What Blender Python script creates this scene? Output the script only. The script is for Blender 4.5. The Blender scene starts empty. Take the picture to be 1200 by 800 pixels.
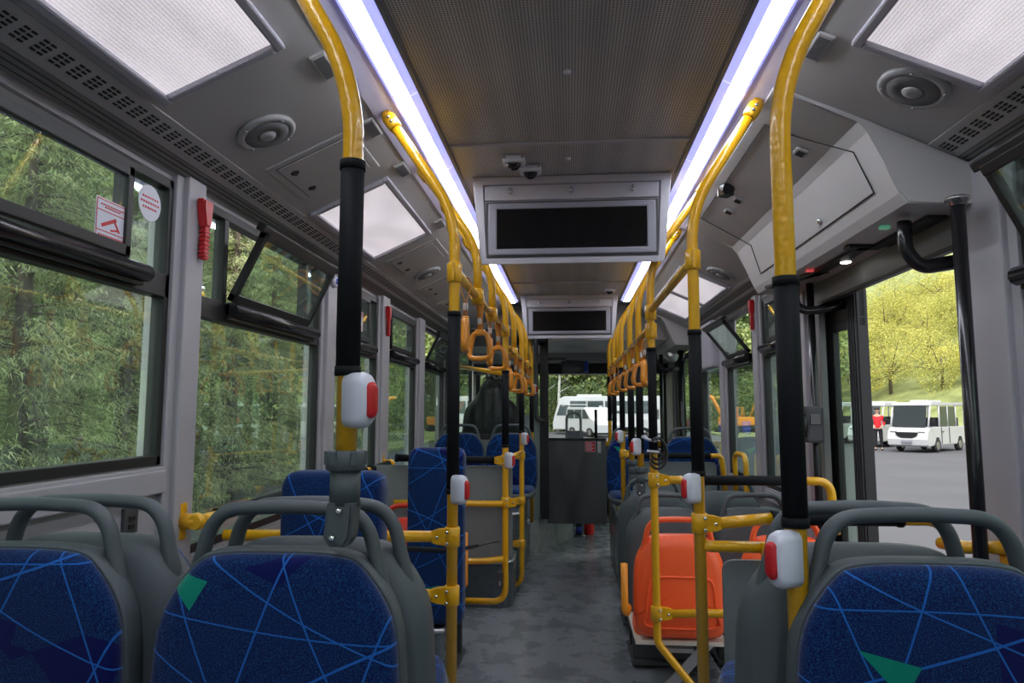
import bpy, bmesh, math, random
from mathutils import Vector, Matrix
random.seed(7)
S = bpy.context.scene
C = S.collection
PI = math.pi
# ---------------------------------------------------------------- camera, sky, light, exposure
cd = bpy.data.cameras.new('camera'); cd.sensor_width = 36; cd.lens = 24.0; cd.clip_start = 0.02; cd.clip_end = 400
cam = bpy.data.objects.new('camera', cd); C.objects.link(cam)
YAW = math.atan(68/math.hypot(800, 80)); PIT = math.atan(80/800*math.cos(math.atan(68/800)))
cam.location = (0, 0, 1.3); cam.rotation_euler = (PI/2 + PIT, 0, YAW)
S.camera = cam
W = bpy.data.worlds.new('overcast_sky'); S.world = W; W.use_nodes = True
wn = W.node_tree; wn.nodes.clear()
wo = wn.nodes.new('ShaderNodeOutputWorld'); wb = wn.nodes.new('ShaderNodeBackground')
wt = wn.nodes.new('ShaderNodeTexCoord'); wx = wn.nodes.new('ShaderNodeSeparateXYZ'); wr = wn.nodes.new('ShaderNodeValToRGB')
wn.links.new(wt.outputs['Generated'], wx.inputs[0]); wn.links.new(wx.outputs['Z'], wr.inputs[0])
wr.color_ramp.elements[0].color = (.72, .76, .82, 1); wr.color_ramp.elements[1].color = (.95, .97, 1, 1)
wn.links.new(wr.outputs[0], wb.inputs[0]); wb.inputs[1].default_value = 0.95
wn.links.new(wb.outputs[0], wo.inputs[0])
sd = bpy.data.lights.new('veiled_sun', 'SUN'); sd.energy = 1.7; sd.angle = 0.35; sd.color = (1, .96, .88)
sun = bpy.data.objects.new('veiled_sun', sd); C.objects.link(sun); sun.rotation_euler = (math.radians(38), math.radians(-14), 0)
S.view_settings.view_transform = 'Standard'; S.view_settings.look = 'None'
S.view_settings.gamma = 1; S.view_settings.use_curve_mapping = False
S.view_settings.exposure = 1.15
S.cycles.use_denoising = True
S.cycles.max_bounces = 10; S.cycles.transparent_max_bounces = 24; S.cycles.diffuse_bounces = 4
S.cycles.sample_clamp_indirect = 6; S.cycles.caustics_reflective = False; S.cycles.caustics_refractive = False
STRIP_GLOW = 11.0; PANEL_GLOW = 0.30
# ---------------------------------------------------------------- materials
def mat(name, col, rough=.5, metal=0, spec=.5, bump=0, bscale=200, noise=0, nscale=8, coat=0, emit=None, estr=0):
    m = bpy.data.materials.new(name); m.use_nodes = True
    n = m.node_tree; b = n.nodes['Principled BSDF']
    b.inputs['Base Color'].default_value = (*col, 1); b.inputs['Roughness'].default_value = rough
    b.inputs['Metallic'].default_value = metal; b.inputs['Specular IOR Level'].default_value = spec
    b.inputs['Coat Weight'].default_value = coat
    if emit: b.inputs['Emission Color'].default_value = (*emit, 1); b.inputs['Emission Strength'].default_value = estr
    tc = n.nodes.new('ShaderNodeTexCoord')
    if noise:
        t = n.nodes.new('ShaderNodeTexNoise'); t.inputs['Scale'].default_value = nscale; t.inputs['Detail'].default_value = 5
        n.links.new(tc.outputs['Object'], t.inputs['Vector'])
        r = n.nodes.new('ShaderNodeValToRGB'); r.color_ramp.elements[0].position = .3; r.color_ramp.elements[1].position = .7
        r.color_ramp.elements[0].color = (*[max(0, c*(1-noise)) for c in col], 1); r.color_ramp.elements[1].color = (*[min(1, c*(1+noise)) for c in col], 1)
        n.links.new(t.outputs['Fac'], r.inputs[0]); n.links.new(r.outputs[0], b.inputs['Base Color'])
    if bump:
        t = n.nodes.new('ShaderNodeTexNoise'); t.inputs['Scale'].default_value = bscale
        n.links.new(tc.outputs['Object'], t.inputs['Vector'])
        u = n.nodes.new('ShaderNodeBump'); u.inputs['Strength'].default_value = bump; u.inputs['Distance'].default_value = .002
        n.links.new(t.outputs['Fac'], u.inputs['Height']); n.links.new(u.outputs[0], b.inputs['Normal'])
    return m
def NT(m): return m.node_tree, m.node_tree.nodes['Principled BSDF']
def math_node(n, op, a, b=None, c=None):
    k = n.nodes.new('ShaderNodeMath'); k.operation = op
    for i, v in enumerate((a, b, c)):
        if v is None: continue
        if isinstance(v, (int, float)): k.inputs[i].default_value = v
        else: n.links.new(v, k.inputs[i])
    return k.outputs[0]
M = {}
M['cove'] = mat('pale grey moulded plastic', (.47, .46, .46), .55, noise=.03, nscale=3, bump=.15, bscale=500)
M['wall'] = mat('lilac grey wall panel', (.36, .35, .38), .5, noise=.04, nscale=2, bump=.1, bscale=300)
M['pillar'] = mat('grey painted pillar', (.38, .37, .40), .42, noise=.04, nscale=3)
M['trim'] = mat('grey rubber trim', (.2, .2, .2), .5)
M['black'] = mat('black rubber', (.012, .012, .013), .45)
M['blackgloss'] = mat('black gloss paint', (.01, .01, .012), .22)
M['sleeve'] = mat('black foam sleeve', (.008, .009, .011), .65, spec=.12, bump=.25, bscale=350)
M['darkgrey'] = mat('charcoal plastic', (.05, .053, .058), .5)
M['chrome'] = mat('polished steel', (.7, .7, .7), .22, metal=1)
M['alu'] = mat('brushed aluminium', (.6, .6, .62), .38, metal=1)
M['white'] = mat('white plastic', (.62, .63, .72), .35)
M['red'] = mat('red plastic', (.55, .015, .02), .35)
M['redpaint'] = mat('red extinguisher paint', (.85, .03, .02), .3)
M['shell'] = mat('slate grey seat plastic', (.068, .084, .093), .5, bump=.3, bscale=900)
M['panelgrey'] = mat('grey laminate board', (.17, .195, .2), .5, noise=.03, nscale=40, bump=.1)
M['orange'] = mat('orange seat plastic', (.95, .125, .03), .38)
M['orangedark'] = mat('red orange seat plastic', (.62, .035, .01), .4)
M['armorange'] = mat('amber arm plastic', (.85, .30, .02), .4)
M['strap'] = mat('amber strap plastic', (.74, .27, .02), .3, coat=.3)
M['strapweb'] = mat('amber strap webbing', (.66, .25, .03), .6)
M['brass'] = mat('golden anodised rail', (.72, .45, .10), .25, metal=.6)
M['ply'] = mat('pale plywood edge', (.6, .55, .48), .6)
M['monitor'] = mat('pale lilac grey enclosure', (.40, .39, .44), .45)
M['bezel'] = mat('grey screen bezel', (.24, .24, .29), .45)
M['screen'] = mat('dark switched off screen', (.004, .004, .005), .04, spec=.6)
M['wheelbox'] = None
M['asphalt'] = mat('asphalt', (.115, .115, .125), .95, spec=.1, noise=.08, nscale=.4, bump=.3, bscale=30)
M['bodywhite'] = mat('white vehicle paint', (.58, .59, .61), .25, coat=.4)
M['carglass'] = mat('dark vehicle glass', (.05, .07, .075), .08, spec=.8)
M['tyre'] = mat('tyre rubber', (.02, .02, .02), .8)
M['speaker'] = mat('grey speaker mesh', (.16, .16, .17), .6, bump=.6, bscale=900)
M['ring'] = mat('grey speaker ring', (.36, .36, .37), .45)
M['hatchline'] = mat('dark shadow gap', (.03, .03, .03), .8)
M['vent'] = mat('dark vent slot', (.02, .02, .02), .8)
M['skin'] = mat('skin', (.55, .33, .24), .5)
M['jacket'] = mat('bright red jacket cloth', (.8, .02, .03), .8)
M['trouser'] = mat('black trouser cloth', (.015, .015, .02), .85)
M['hair'] = mat('dark hair', (.02, .015, .012), .6)
M['bark'] = mat('brown bark', (.12, .09, .07), .9, noise=.3, nscale=12)
M['birch'] = mat('white birch bark', (.6, .6, .56), .8, noise=.3, nscale=9)
M['excav'] = mat('orange machine paint', (.8, .28, .03), .4)
M['bluepaint'] = mat('blue painted metal', (.04, .08, .5), .5)
M['darkcloth'] = mat('black plastic seat wrap', (.008, .008, .009), .3, bump=.8, bscale=25)
# yellow pole: dimpled powder coat
m = M['yellow'] = mat('yellow dimpled powder coat', (.72, .37, .006), .3, coat=.35)
n, b = NT(m); tc = n.nodes.new('ShaderNodeTexCoord'); v = n.nodes.new('ShaderNodeTexVoronoi'); v.inputs['Scale'].default_value = 95
n.links.new(tc.outputs['Object'], v.inputs['Vector']); u = n.nodes.new('ShaderNodeBump'); u.inputs['Strength'].default_value = .35; u.inputs['Distance'].default_value = .003
n.links.new(v.outputs['Distance'], u.inputs['Height']); n.links.new(u.outputs[0], b.inputs['Normal'])
# blue patterned seat fabric
def fabric(name, seed, bright=1.0):
    m = mat(name, (.004, .014, .09), .9, spec=.15); n, b = NT(m); b.inputs['Sheen Weight'].default_value = .15
    tc = n.nodes.new('ShaderNodeTexCoord'); oi = n.nodes.new('ShaderNodeObjectInfo')
    oc = n.nodes.new('ShaderNodeSeparateXYZ'); n.links.new(oi.outputs['Color'], oc.inputs[0]); off = oc.outputs['Z']
    s0 = n.nodes.new('ShaderNodeSeparateXYZ'); n.links.new(tc.outputs['Object'], s0.inputs[0])
    cx = n.nodes.new('ShaderNodeCombineXYZ'); n.links.new(off, cx.inputs[0]); n.links.new(off, cx.inputs[2])
    ad = n.nodes.new('ShaderNodeVectorMath'); ad.operation = 'ADD'; n.links.new(tc.outputs['Object'], ad.inputs[0]); n.links.new(cx.outputs[0], ad.inputs[1])
    sp = n.nodes.new('ShaderNodeSeparateXYZ'); n.links.new(ad.outputs[0], sp.inputs[0])
    X, Z = sp.outputs['X'], math_node(n, 'ADD', sp.outputs['Z'], math_node(n, 'MULTIPLY', s0.outputs['Y'], math_node(n, 'GREATER_THAN', s0.outputs['Y'], .06)))
    prev = None
    for k, (ang, per, wob, fr, wd) in enumerate([(25, .19, .010, 9, .0016), (118, .17, .009, 11, .0013), (68, .26, .015, 7, .0020), (155, .18, .012, 8, .0014), (95, .29, .02, 5, .0012)]):
        a = math.radians(ang); c, s = math.cos(a), math.sin(a)
        p = math_node(n, 'ADD', math_node(n, 'MULTIPLY', X, c), math_node(n, 'MULTIPLY', Z, s))
        q = math_node(n, 'SUBTRACT', math_node(n, 'MULTIPLY', X, s), math_node(n, 'MULTIPLY', Z, c))
        w = math_node(n, 'MULTIPLY', math_node(n, 'SINE', math_node(n, 'MULTIPLY', q, fr)), wob)
        d = math_node(n, 'PINGPONG', math_node(n, 'ADD', math_node(n, 'ADD', p, w), .037*k + .05), per/2)
        l = math_node(n, 'LESS_THAN', d, wd)
        prev = l if prev is None else math_node(n, 'MAXIMUM', prev, l)
    no = n.nodes.new('ShaderNodeTexNoise'); no.inputs['Scale'].default_value = 420; n.links.new(tc.outputs['Object'], no.inputs['Vector'])
    r = n.nodes.new('ShaderNodeValToRGB'); r.color_ramp.elements[0].position = .45; r.color_ramp.elements[1].position = .75
    r.color_ramp.elements[0].color = (.001*bright, .006*bright, .055*bright, 1); r.color_ramp.elements[1].color = (.006*bright, .06*bright, .17*bright, 1)
    n.links.new(no.outputs['Fac'], r.inputs[0])
    tx = math_node(n, 'SUBTRACT', s0.outputs['X'], math_node(n, 'SUBTRACT', oc.outputs['X'], 1)); tz = math_node(n, 'SUBTRACT', s0.outputs['Z'], oc.outputs['Y'])
    tri = math_node(n, 'MULTIPLY', math_node(n, 'GREATER_THAN', math_node(n, 'ADD', tx, math_node(n, 'MULTIPLY', tz, 0.6)), -.020), math_node(n, 'GREATER_THAN', math_node(n, 'SUBTRACT', math_node(n, 'MULTIPLY', tz, .9), tx), -.022))
    tri = math_node(n, 'MULTIPLY', tri, math_node(n, 'LESS_THAN', math_node(n, 'ADD', tz, math_node(n, 'MULTIPLY', tx, -.25)), .026))
    # a few flat cells: teal and deeper navy
    vo = n.nodes.new('ShaderNodeTexVoronoi'); vo.inputs['Scale'].default_value = 9; vo.distance = 'EUCLIDEAN'; n.links.new(ad.outputs[0], vo.inputs['Vector'])
    vs = n.nodes.new('ShaderNodeSeparateXYZ'); n.links.new(vo.outputs['Color'], vs.inputs[0])
    navy = math_node(n, 'GREATER_THAN', vs.outputs['X'], .93)
    m1 = n.nodes.new('ShaderNodeMixRGB'); n.links.new(navy, m1.inputs[0]); n.links.new(r.outputs[0], m1.inputs[1]); m1.inputs[2].default_value = (.001, .004, .075, 1)
    m2 = n.nodes.new('ShaderNodeMixRGB'); n.links.new(prev, m2.inputs[0]); n.links.new(m1.outputs[0], m2.inputs[1]); m2.inputs[2].default_value = (.010*bright, .10*bright, .38*bright, 1)
    m3 = n.nodes.new('ShaderNodeMixRGB'); n.links.new(tri, m3.inputs[0]); n.links.new(m2.outputs[0], m3.inputs[1]); m3.inputs[2].default_value = (.0, .22, .15, 1)
    n.links.new(m3.outputs[0], b.inputs['Base Color'])
    u = n.nodes.new('ShaderNodeBump'); u.inputs['Strength'].default_value = .3; u.inputs['Distance'].default_value = .001
    n.links.new(no.outputs['Fac'], u.inputs['Height']); n.links.new(u.outputs[0], b.inputs['Normal'])
    return m
M['fabric'] = fabric('navy patterned moquette', 0, 1.15)
M['cabgrey'] = mat('graphite cab door', (.085, .09, .096), .45)
# window glass
def glass(name, tint, refl=1.0, dirt=.05):
    m = bpy.data.materials.new(name); m.use_nodes = True; n = m.node_tree; n.nodes.clear()
    o = n.nodes.new('ShaderNodeOutputMaterial'); t = n.nodes.new('ShaderNodeBsdfTransparent'); g = n.nodes.new('ShaderNodeBsdfGlossy'); d = n.nodes.new('ShaderNodeBsdfDiffuse')
    t.inputs[0].default_value = (*tint, 1); g.inputs['Roughness'].default_value = 0.0; g.inputs[0].default_value = (.95, 1, .97, 1); d.inputs[0].default_value = (.5, .52, .5, 1)
    f = n.nodes.new('ShaderNodeFresnel'); ge = n.nodes.new('ShaderNodeNewGeometry'); n.links.new(math_node(n, 'SUBTRACT', 1.5, math_node(n, 'MULTIPLY', ge.outputs['Backfacing'], 1.5-1/1.5)), f.inputs['IOR'])
    k = math_node(n, 'MULTIPLY', f.outputs[0], refl)
    tc = n.nodes.new('ShaderNodeTexCoord'); no = n.nodes.new('ShaderNodeTexNoise'); no.inputs['Scale'].default_value = 3; no.inputs['Detail'].default_value = 8
    n.links.new(tc.outputs['Object'], no.inputs['Vector'])
    dd = math_node(n, 'MULTIPLY', no.outputs['Fac'], dirt)
    m0 = n.nodes.new('ShaderNodeMixShader'); n.links.new(dd, m0.inputs[0]); n.links.new(t.outputs[0], m0.inputs[1]); n.links.new(d.outputs[0], m0.inputs[2])
    m1 = n.nodes.new('ShaderNodeMixShader'); n.links.new(k, m1.inputs[0]); n.links.new(m0.outputs[0], m1.inputs[1]); n.links.new(g.outputs[0], m1.inputs[2])
    n.links.new(m1.outputs[0], o.inputs[0]); return m
M['glass'] = glass('green tinted window glass', (.80, .91, .85), 1.5, .14)
M['clearglass'] = glass('clear windscreen glass', (.93, .96, .95), .6, .02)
# perforated ceiling sheet
m = M['perf'] = mat('perforated ceiling sheet', (.27, .25, .25), .5, metal=.0); n, b = NT(m)
tc = n.nodes.new('ShaderNodeTexCoord'); sp = n.nodes.new('ShaderNodeSeparateXYZ'); n.links.new(tc.outputs['Object'], sp.inputs[0])
K = 2*PI/.013
a1 = math_node(n, 'SINE', math_node(n, 'MULTIPLY', math_node(n, 'ADD', sp.outputs['X'], sp.outputs['Y']), K*.7))
a2 = math_node(n, 'SINE', math_node(n, 'MULTIPLY', math_node(n, 'SUBTRACT', sp.outputs['X'], sp.outputs['Y']), K*.7))
hole = math_node(n, 'GREATER_THAN', math_node(n, 'MULTIPLY', a1, a2), .22)
band = math_node(n, 'SINE', math_node(n, 'MULTIPLY', sp.outputs['X'], 2*PI/.11))
no = n.nodes.new('ShaderNodeTexNoise'); no.inputs['Scale'].default_value = 2.2; n.links.new(tc.outputs['Object'], no.inputs['Vector'])
rr = n.nodes.new('ShaderNodeValToRGB'); rr.color_ramp.elements[0].color = (.40, .385, .40, 1); rr.color_ramp.elements[1].color = (.60, .575, .58, 1)
n.links.new(math_node(n, 'ADD', math_node(n, 'MULTIPLY', band, .22), no.outputs['Fac']), rr.inputs[0])
mx = n.nodes.new('ShaderNodeMixRGB'); n.links.new(hole, mx.inputs[0]); n.links.new(rr.outputs[0], mx.inputs[1]); mx.inputs[2].default_value = (.12, .11, .11, 1)
n.links.new(mx.outputs[0], b.inputs['Base Color']); b.inputs['Roughness'].default_value = .38; b.inputs['Specular IOR Level'].default_value = .7
# speckled floor covering
def speckle(name, col, rough, wet=0):
    m = mat(name, col, rough); n, b = NT(m); tc = n.nodes.new('ShaderNodeTexCoord')
    v = n.nodes.new('ShaderNodeTexVoronoi'); v.inputs['Scale'].default_value = 60; n.links.new(tc.outputs['Object'], v.inputs['Vector'])
    vs = n.nodes.new('ShaderNodeSeparateXYZ'); n.links.new(v.outputs['Color'], vs.inputs[0])
    dot = math_node(n, 'MULTIPLY', math_node(n, 'LESS_THAN', v.outputs['Distance'], .16), math_node(n, 'GREATER_THAN', vs.outputs['X'], .7))
    no = n.nodes.new('ShaderNodeTexNoise'); no.inputs['Scale'].default_value = 5.5; no.inputs['Detail'].default_value = 9; no.inputs['Roughness'].default_value = .65; n.links.new(tc.outputs['Object'], no.inputs['Vector'])
    r = n.nodes.new('ShaderNodeValToRGB'); r.color_ramp.elements[0].position = .36; r.color_ramp.elements[1].position = .66
    r.color_ramp.elements[0].color = (*[c*(1-.24*wet) for c in col], 1); r.color_ramp.elements[1].color = (*[c*(1+.16*wet) for c in col], 1); n.links.new(no.outputs['Fac'], r.inputs[0])
    x = n.nodes.new('ShaderNodeMixRGB'); n.links.new(dot, x.inputs[0]); n.links.new(r.outputs[0], x.inputs[1]); x.inputs[2].default_value = (*[min(1, c*2.2) for c in col], 1)
    n.links.new(x.outputs[0], b.inputs['Base Color'])
    if wet:
        r2 = n.nodes.new('ShaderNodeValToRGB'); r2.color_ramp.elements[0].position = .4; r2.color_ramp.elements[1].position = .6
        r2.color_ramp.elements[0].color = (.18,)*3 + (1,); r2.color_ramp.elements[1].color = (.42,)*3 + (1,); n.links.new(no.outputs['Fac'], r2.inputs[0]); n.links.new(r2.outputs[0], b.inputs['Roughness'])
    return m
M['floor'] = speckle('grey wet vinyl floor', (.20, .215, .235), .35, 1)
M['platform'] = speckle('pale speckled vinyl', (.28, .28, .30), .5, .15)
M['wheelbox'] = speckle('speckled slate vinyl', (.085, .105, .118), .45, .2)
# lamps
def glow(name, col, s):
    m = bpy.data.materials.new(name); m.use_nodes = True; n = m.node_tree; b = n.nodes['Principled BSDF']
    b.inputs['Base Color'].default_value = (.8, .8, .8, 1); b.inputs['Emission Color'].default_value = (*col, 1); b.inputs['Emission Strength'].default_value = s; return m
M['striptube'] = glow('bright strip lamp tube', (.88, .92, 1), STRIP_GLOW)
M['stripedge'] = glow('strip lamp diffuser edge', (.36, .38, .95), .5)
M['spot'] = glow('door spot lamp', (1, .97, .9), 4)
M['greenled'] = glow('green indicator', (.0, .12, .05), .5); M['redled'] = glow('red indicator', (.35, .0, .0), .5)
m = M['ribbed'] = glow('ribbed light panel diffuser', (.93, .86, .93), PANEL_GLOW); n, b = NT(m)
tc = n.nodes.new('ShaderNodeTexCoord'); sp = n.nodes.new('ShaderNodeSeparateXYZ'); n.links.new(tc.outputs['Object'], sp.inputs[0])
rib = math_node(n, 'SINE', math_node(n, 'MULTIPLY', sp.outputs['X'], 2*PI/.0085))
no = n.nodes.new('ShaderNodeTexNoise'); no.inputs['Scale'].default_value = 7; mp = n.nodes.new('ShaderNodeMapping'); mp.inputs['Scale'].default_value = (1, .35, 1)
n.links.new(tc.outputs['Object'], mp.inputs[0]); n.links.new(mp.outputs[0], no.inputs['Vector'])
e = math_node(n, 'ADD', math_node(n, 'MULTIPLY', rib, .13), math_node(n, 'MULTIPLY', no.outputs['Fac'], .75))
e = math_node(n, 'MULTIPLY', math_node(n, 'ADD', e, .42), PANEL_GLOW*1.15); n.links.new(e, b.inputs['Emission Strength'])
# leaves
def leafmat(name, c1, c2, sc=.8):
    m = mat(name, c1, .75, spec=.2); n, b = NT(m); g = n.nodes.new('ShaderNodeNewGeometry'); tx = n.nodes.new('ShaderNodeTexNoise'); tx.inputs['Scale'].default_value = sc
    n.links.new(g.outputs['Position'], tx.inputs['Vector']); r = n.nodes.new('ShaderNodeValToRGB'); r.color_ramp.elements[0].position = .3; r.color_ramp.elements[1].position = .7
    r.color_ramp.elements[0].color = (*c1, 1); r.color_ramp.elements[1].color = (*c2, 1)
    a = math_node(n, 'ADD', math_node(n, 'MULTIPLY', tx.outputs['Fac'], .6), math_node(n, 'MULTIPLY', g.outputs['Random Per Island'], .4))
    n.links.new(a, r.inputs[0]); n.links.new(r.outputs[0], b.inputs['Base Color']); return m
M['conifer'] = leafmat('olive conifer needles', (.20, .25, .10), (.58, .60, .32), 1.3)
M['spring'] = leafmat('yellow green spring leaves', (.30, .34, .08), (.78, .70, .20), .3)
M['green'] = leafmat('fresh green leaves', (.17, .25, .08), (.46, .50, .20), .3)
M['dark'] = leafmat('deep green pine leaves', (.07, .12, .05), (.2, .27, .11), .3)
M['twig'] = leafmat('grey brown bare twigs', (.22, .17, .14), (.4, .33, .26), .5)
M['lilac'] = mat('satin lilac lamp gutter', (.50, .48, .62), .25)
M['louvre'] = mat('grey louvre', (.13, .13, .14), .6)
M['grass'] = mat('hill grass', (.25, .28, .10), .95, noise=.35, nscale=.9, bump=1, bscale=6)

# ---------------------------------------------------------------- mesh helpers
def T(v): return Vector(v)
def add_box(bm, c, s, bev=0, rot=None, mi=0):
    r = bmesh.ops.create_cube(bm, size=1.0); vs = r['verts']
    for v in vs: v.co = Vector((v.co.x*s[0], v.co.y*s[1], v.co.z*s[2]))
    es = list({e for v in vs for e in v.link_edges})
    if bev:
        o = bmesh.ops.bevel(bm, geom=es, offset=bev, segments=2, profile=.6, affect='EDGES')
        vs = list({v for f in o['faces'] for v in f.verts} | {v for v in vs if v.is_valid})
    mtx = Matrix.Translation(c) @ (rot.to_4x4() if rot else Matrix())
    for v in vs: v.co = mtx @ v.co
    for f in {f for v in vs for f in v.link_faces}: f.material_index = mi
    return vs
def bx(bm, a, b, bev=0, mi=0):
    return add_box(bm, [(a[i]+b[i])/2 for i in range(3)], [abs(b[i]-a[i]) for i in range(3)], bev, None, mi)
def fillet(pts, r, n=8):
    pts = [Vector(p) for p in pts]; out = [pts[0]]
    for i in range(1, len(pts)-1):
        rr = r[i-1] if isinstance(r, (list, tuple)) else r
        p, a, c = pts[i], pts[i-1]-pts[i], pts[i+1]-pts[i]; la, lc = a.length, c.length; a.normalize(); c.normalize()
        ang = a.angle(c)
        if ang > PI-.02 or rr <= 0: out.append(p); continue
        t = min(rr/math.tan(ang/2), la*.49, lc*.49)
        p0, p1 = p+a*t, p+c*t
        for k in range(n+1):
            u = k/n; out.append(p0*(1-u)**2 + p*2*u*(1-u) + p1*u*u)
    out.append(pts[-1]); return out
def add_tube(bm, pts, r, n=12, caps=True, flat=None, up=None, closed=False, mi=0):
    """sweep a circle (or an ellipse r x flat) along the points"""
    pts = [Vector(p) for p in pts]; N = len(pts); rings = []; prev = None
    for i, p in enumerate(pts):
        if closed: t = (pts[(i+1) % N]-pts[i-1])
        else: t = pts[min(i+1, N-1)]-pts[max(i-1, 0)]
        t.normalize()
        if up is not None:
            s = t.cross(Vector(up)); 
            if s.length < 1e-5: s = t.orthogonal()
        elif prev is None: s = t.orthogonal()
        else: s = prev-t*prev.dot(t)
        s.normalize(); prev = s; w = s.cross(t)
        ri = r[min(i, len(r)-1)] if isinstance(r, (list, tuple)) else r
        fl = ri if flat is None else flat
        rings.append([bm.verts.new(p + s*math.cos(2*PI*k/n)*ri + w*math.sin(2*PI*k/n)*fl) for k in range(n)])
    for i in range(N if closed else N-1):
        A, B = rings[i], rings[(i+1) % N]
        for k in range(n):
            f = bm.faces.new((A[k], A[(k+1) % n], B[(k+1) % n], B[k])); f.smooth = True; f.material_index = mi
    if caps and not closed:
        f = bm.faces.new(rings[0][::-1]); f.material_index = mi; f = bm.faces.new(rings[-1]); f.material_index = mi
def add_lathe(bm, prof, n=24, mtx=None, mi=0):
    """prof: list of (radius, height) about local Z"""
    mtx = mtx or Matrix(); rings = []
    for r, h in prof: rings.append([bm.verts.new(mtx @ Vector((max(r, 1e-5)*math.cos(2*PI*k/n), max(r, 1e-5)*math.sin(2*PI*k/n), h))) for k in range(n)])
    for A, B in zip(rings, rings[1:]):
        for k in range(n):
            f = bm.faces.new((A[k], A[(k+1) % n], B[(k+1) % n], B[k])); f.smooth = True; f.material_index = mi
    f = bm.faces.new(rings[0][::-1]); f.material_index = mi; f = bm.faces.new(rings[-1]); f.material_index = mi
def add_prism(bm, poly, d0, d1, axis='y', mi=0, bev=0):
    """polygon in the two other axes extruded along axis"""
    def mk(p, d):
        if axis == 'y': return (p[0], d, p[1])
        if axis == 'x': return (d, p[0], p[1])
        return (p[0], p[1], d)
    A = [bm.verts.new(mk(p, d0)) for p in poly]; B = [bm.verts.new(mk(p, d1)) for p in poly]; k = len(poly); fs = []
    for i in range(k): fs.append(bm.faces.new((A[i], A[(i+1) % k], B[(i+1) % k], B[i])))
    fs.append(bm.faces.new(A[::-1])); fs.append(bm.faces.new(B))
    for f in fs: f.material_index = mi
    if bev: bmesh.ops.bevel(bm, geom=[e for e in fs[-1].edges]+[e for e in fs[-2].edges], offset=bev, segments=2, affect='EDGES')
def add_dome(bm, outline, prof, ctr=None, mi=0):
    """outline: (x,z) loop; prof: list of (scale, y) from rim to the middle; closes back with a flat lid"""
    n = len(outline); cx = ctr[0] if ctr else sum(p[0] for p in outline)/n; cz = ctr[1] if ctr else sum(p[1] for p in outline)/n
    rings = [[bm.verts.new((cx+(p[0]-cx)*s, y, cz+(p[1]-cz)*s)) for p in outline] for s, y in prof]
    for A, B in zip(rings, rings[1:]):
        for k in range(n):
            f = bm.faces.new((A[k], A[(k+1) % n], B[(k+1) % n], B[k])); f.smooth = True; f.material_index = mi
    c = bm.verts.new((cx, prof[-1][1], cz))
    for k in range(n):
        f = bm.faces.new((rings[-1][k], rings[-1][(k+1) % n], c)); f.smooth = True; f.material_index = mi
    f = bm.faces.new(rings[0][::-1]); f.material_index = mi
def smooth_loop(half, n=4):
    """half outline (x>=0) top to bottom, mirrored to a closed smooth loop"""
    pts = [Vector((x, z)) for x, z in half]; full = pts + [Vector((-p.x, p.y)) for p in reversed(pts) if abs(p.x) > 1e-6]
    N = len(full); out = []
    for i in range(N):
        p0, p1, p2, p3 = full[i-1], full[i], full[(i+1) % N], full[(i+2) % N]
        for k in range(n):
            u = k/n; out.append(.5*((2*p1)+(-p0+p2)*u+(2*p0-5*p1+4*p2-p3)*u*u+(-p0+3*p1-3*p2+p3)*u**3))
    return [(p.x, p.y) for p in out]
def obj(name, bm, m, parent=None, smooth=False):
    me = bpy.data.meshes.new(name); bmesh.ops.recalc_face_normals(bm, faces=bm.faces[:])
    if smooth:
        for f in bm.faces: f.smooth = True
    bm.to_mesh(me); bm.free(); o = bpy.data.objects.new(name, me); C.objects.link(o)
    for k in (m if isinstance(m, (list, tuple)) else [m]): me.materials.append(k)
    if parent is not None: o.parent = parent
    return o
def B(): return bmesh.new()
def tag(o, label=None, cat=None, group=None, kind=None):
    if label: o['label'] = label
    if cat: o['category'] = cat
    if group: o['group'] = group
    if kind: o['kind'] = kind
    return o
def thing(name, label, cat, loc=(0, 0, 0), rotz=0, group=None, mtx=None, kind=None):
    o = bpy.data.objects.new(name, None); C.objects.link(o); o.empty_display_size = .05
    if mtx is not None: o.matrix_world = mtx
    else: o.location = loc; o.rotation_euler = (0, 0, rotz)
    return tag(o, label, cat, group, kind)
def struct(name, bm, m, parent=None, label=None):
    o = obj(name, bm, m, parent)
    if parent is None: o['kind'] = 'structure'
    if label: o['label'] = label
    return o
def dup(root, loc=None, rotz=None, label=None, group=None, mtx=None):
    r = root.copy(); C.objects.link(r)
    if mtx is not None: r.matrix_world = mtx
    else:
        if loc is not None: r.location = loc
        if rotz is not None: r.rotation_euler = (0, 0, rotz)
    if label: r['label'] = label
    if group: r['group'] = group
    for ch in list(root.children):
        c = ch.copy(); C.objects.link(c); c.parent = r
        for g in ch.children:
            d = g.copy(); C.objects.link(d); d.parent = c
    return r
def cz(ax): return 2.3-(ax-.56)*.453                         # the sloping cove each side of the flat ceiling
def cove_mtx(side, ax, y, off=0):
    nx, nz = -side*.4126, -.911
    Z = Vector((nx, 0, nz)); X = Vector((side*.911, 0, -.4126)); Yv = Z.cross(X)
    m = Matrix((X, Yv, Z)).transposed().to_4x4(); p = Vector((side*ax, y, cz(ax)))+Z*off; m.translation = p; return m
# ---------------------------------------------------------------- the bus body
HW = 1.2; YB = -1.9; YF = 8.75
bm = B(); bx(bm, (-1.27, 2.2, -.06), (1.27, 7.9, 0)); bx(bm, (-1.27, 7.9, -.06), (1.27, YF, 0)); struct('floor', bm, M['floor'])
bm = B(); bx(bm, (-1.2, YB, 0), (1.2, 2.24, .28)); struct('trim_1', bm, M['floor'], label='raised rear floor platform')
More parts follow.
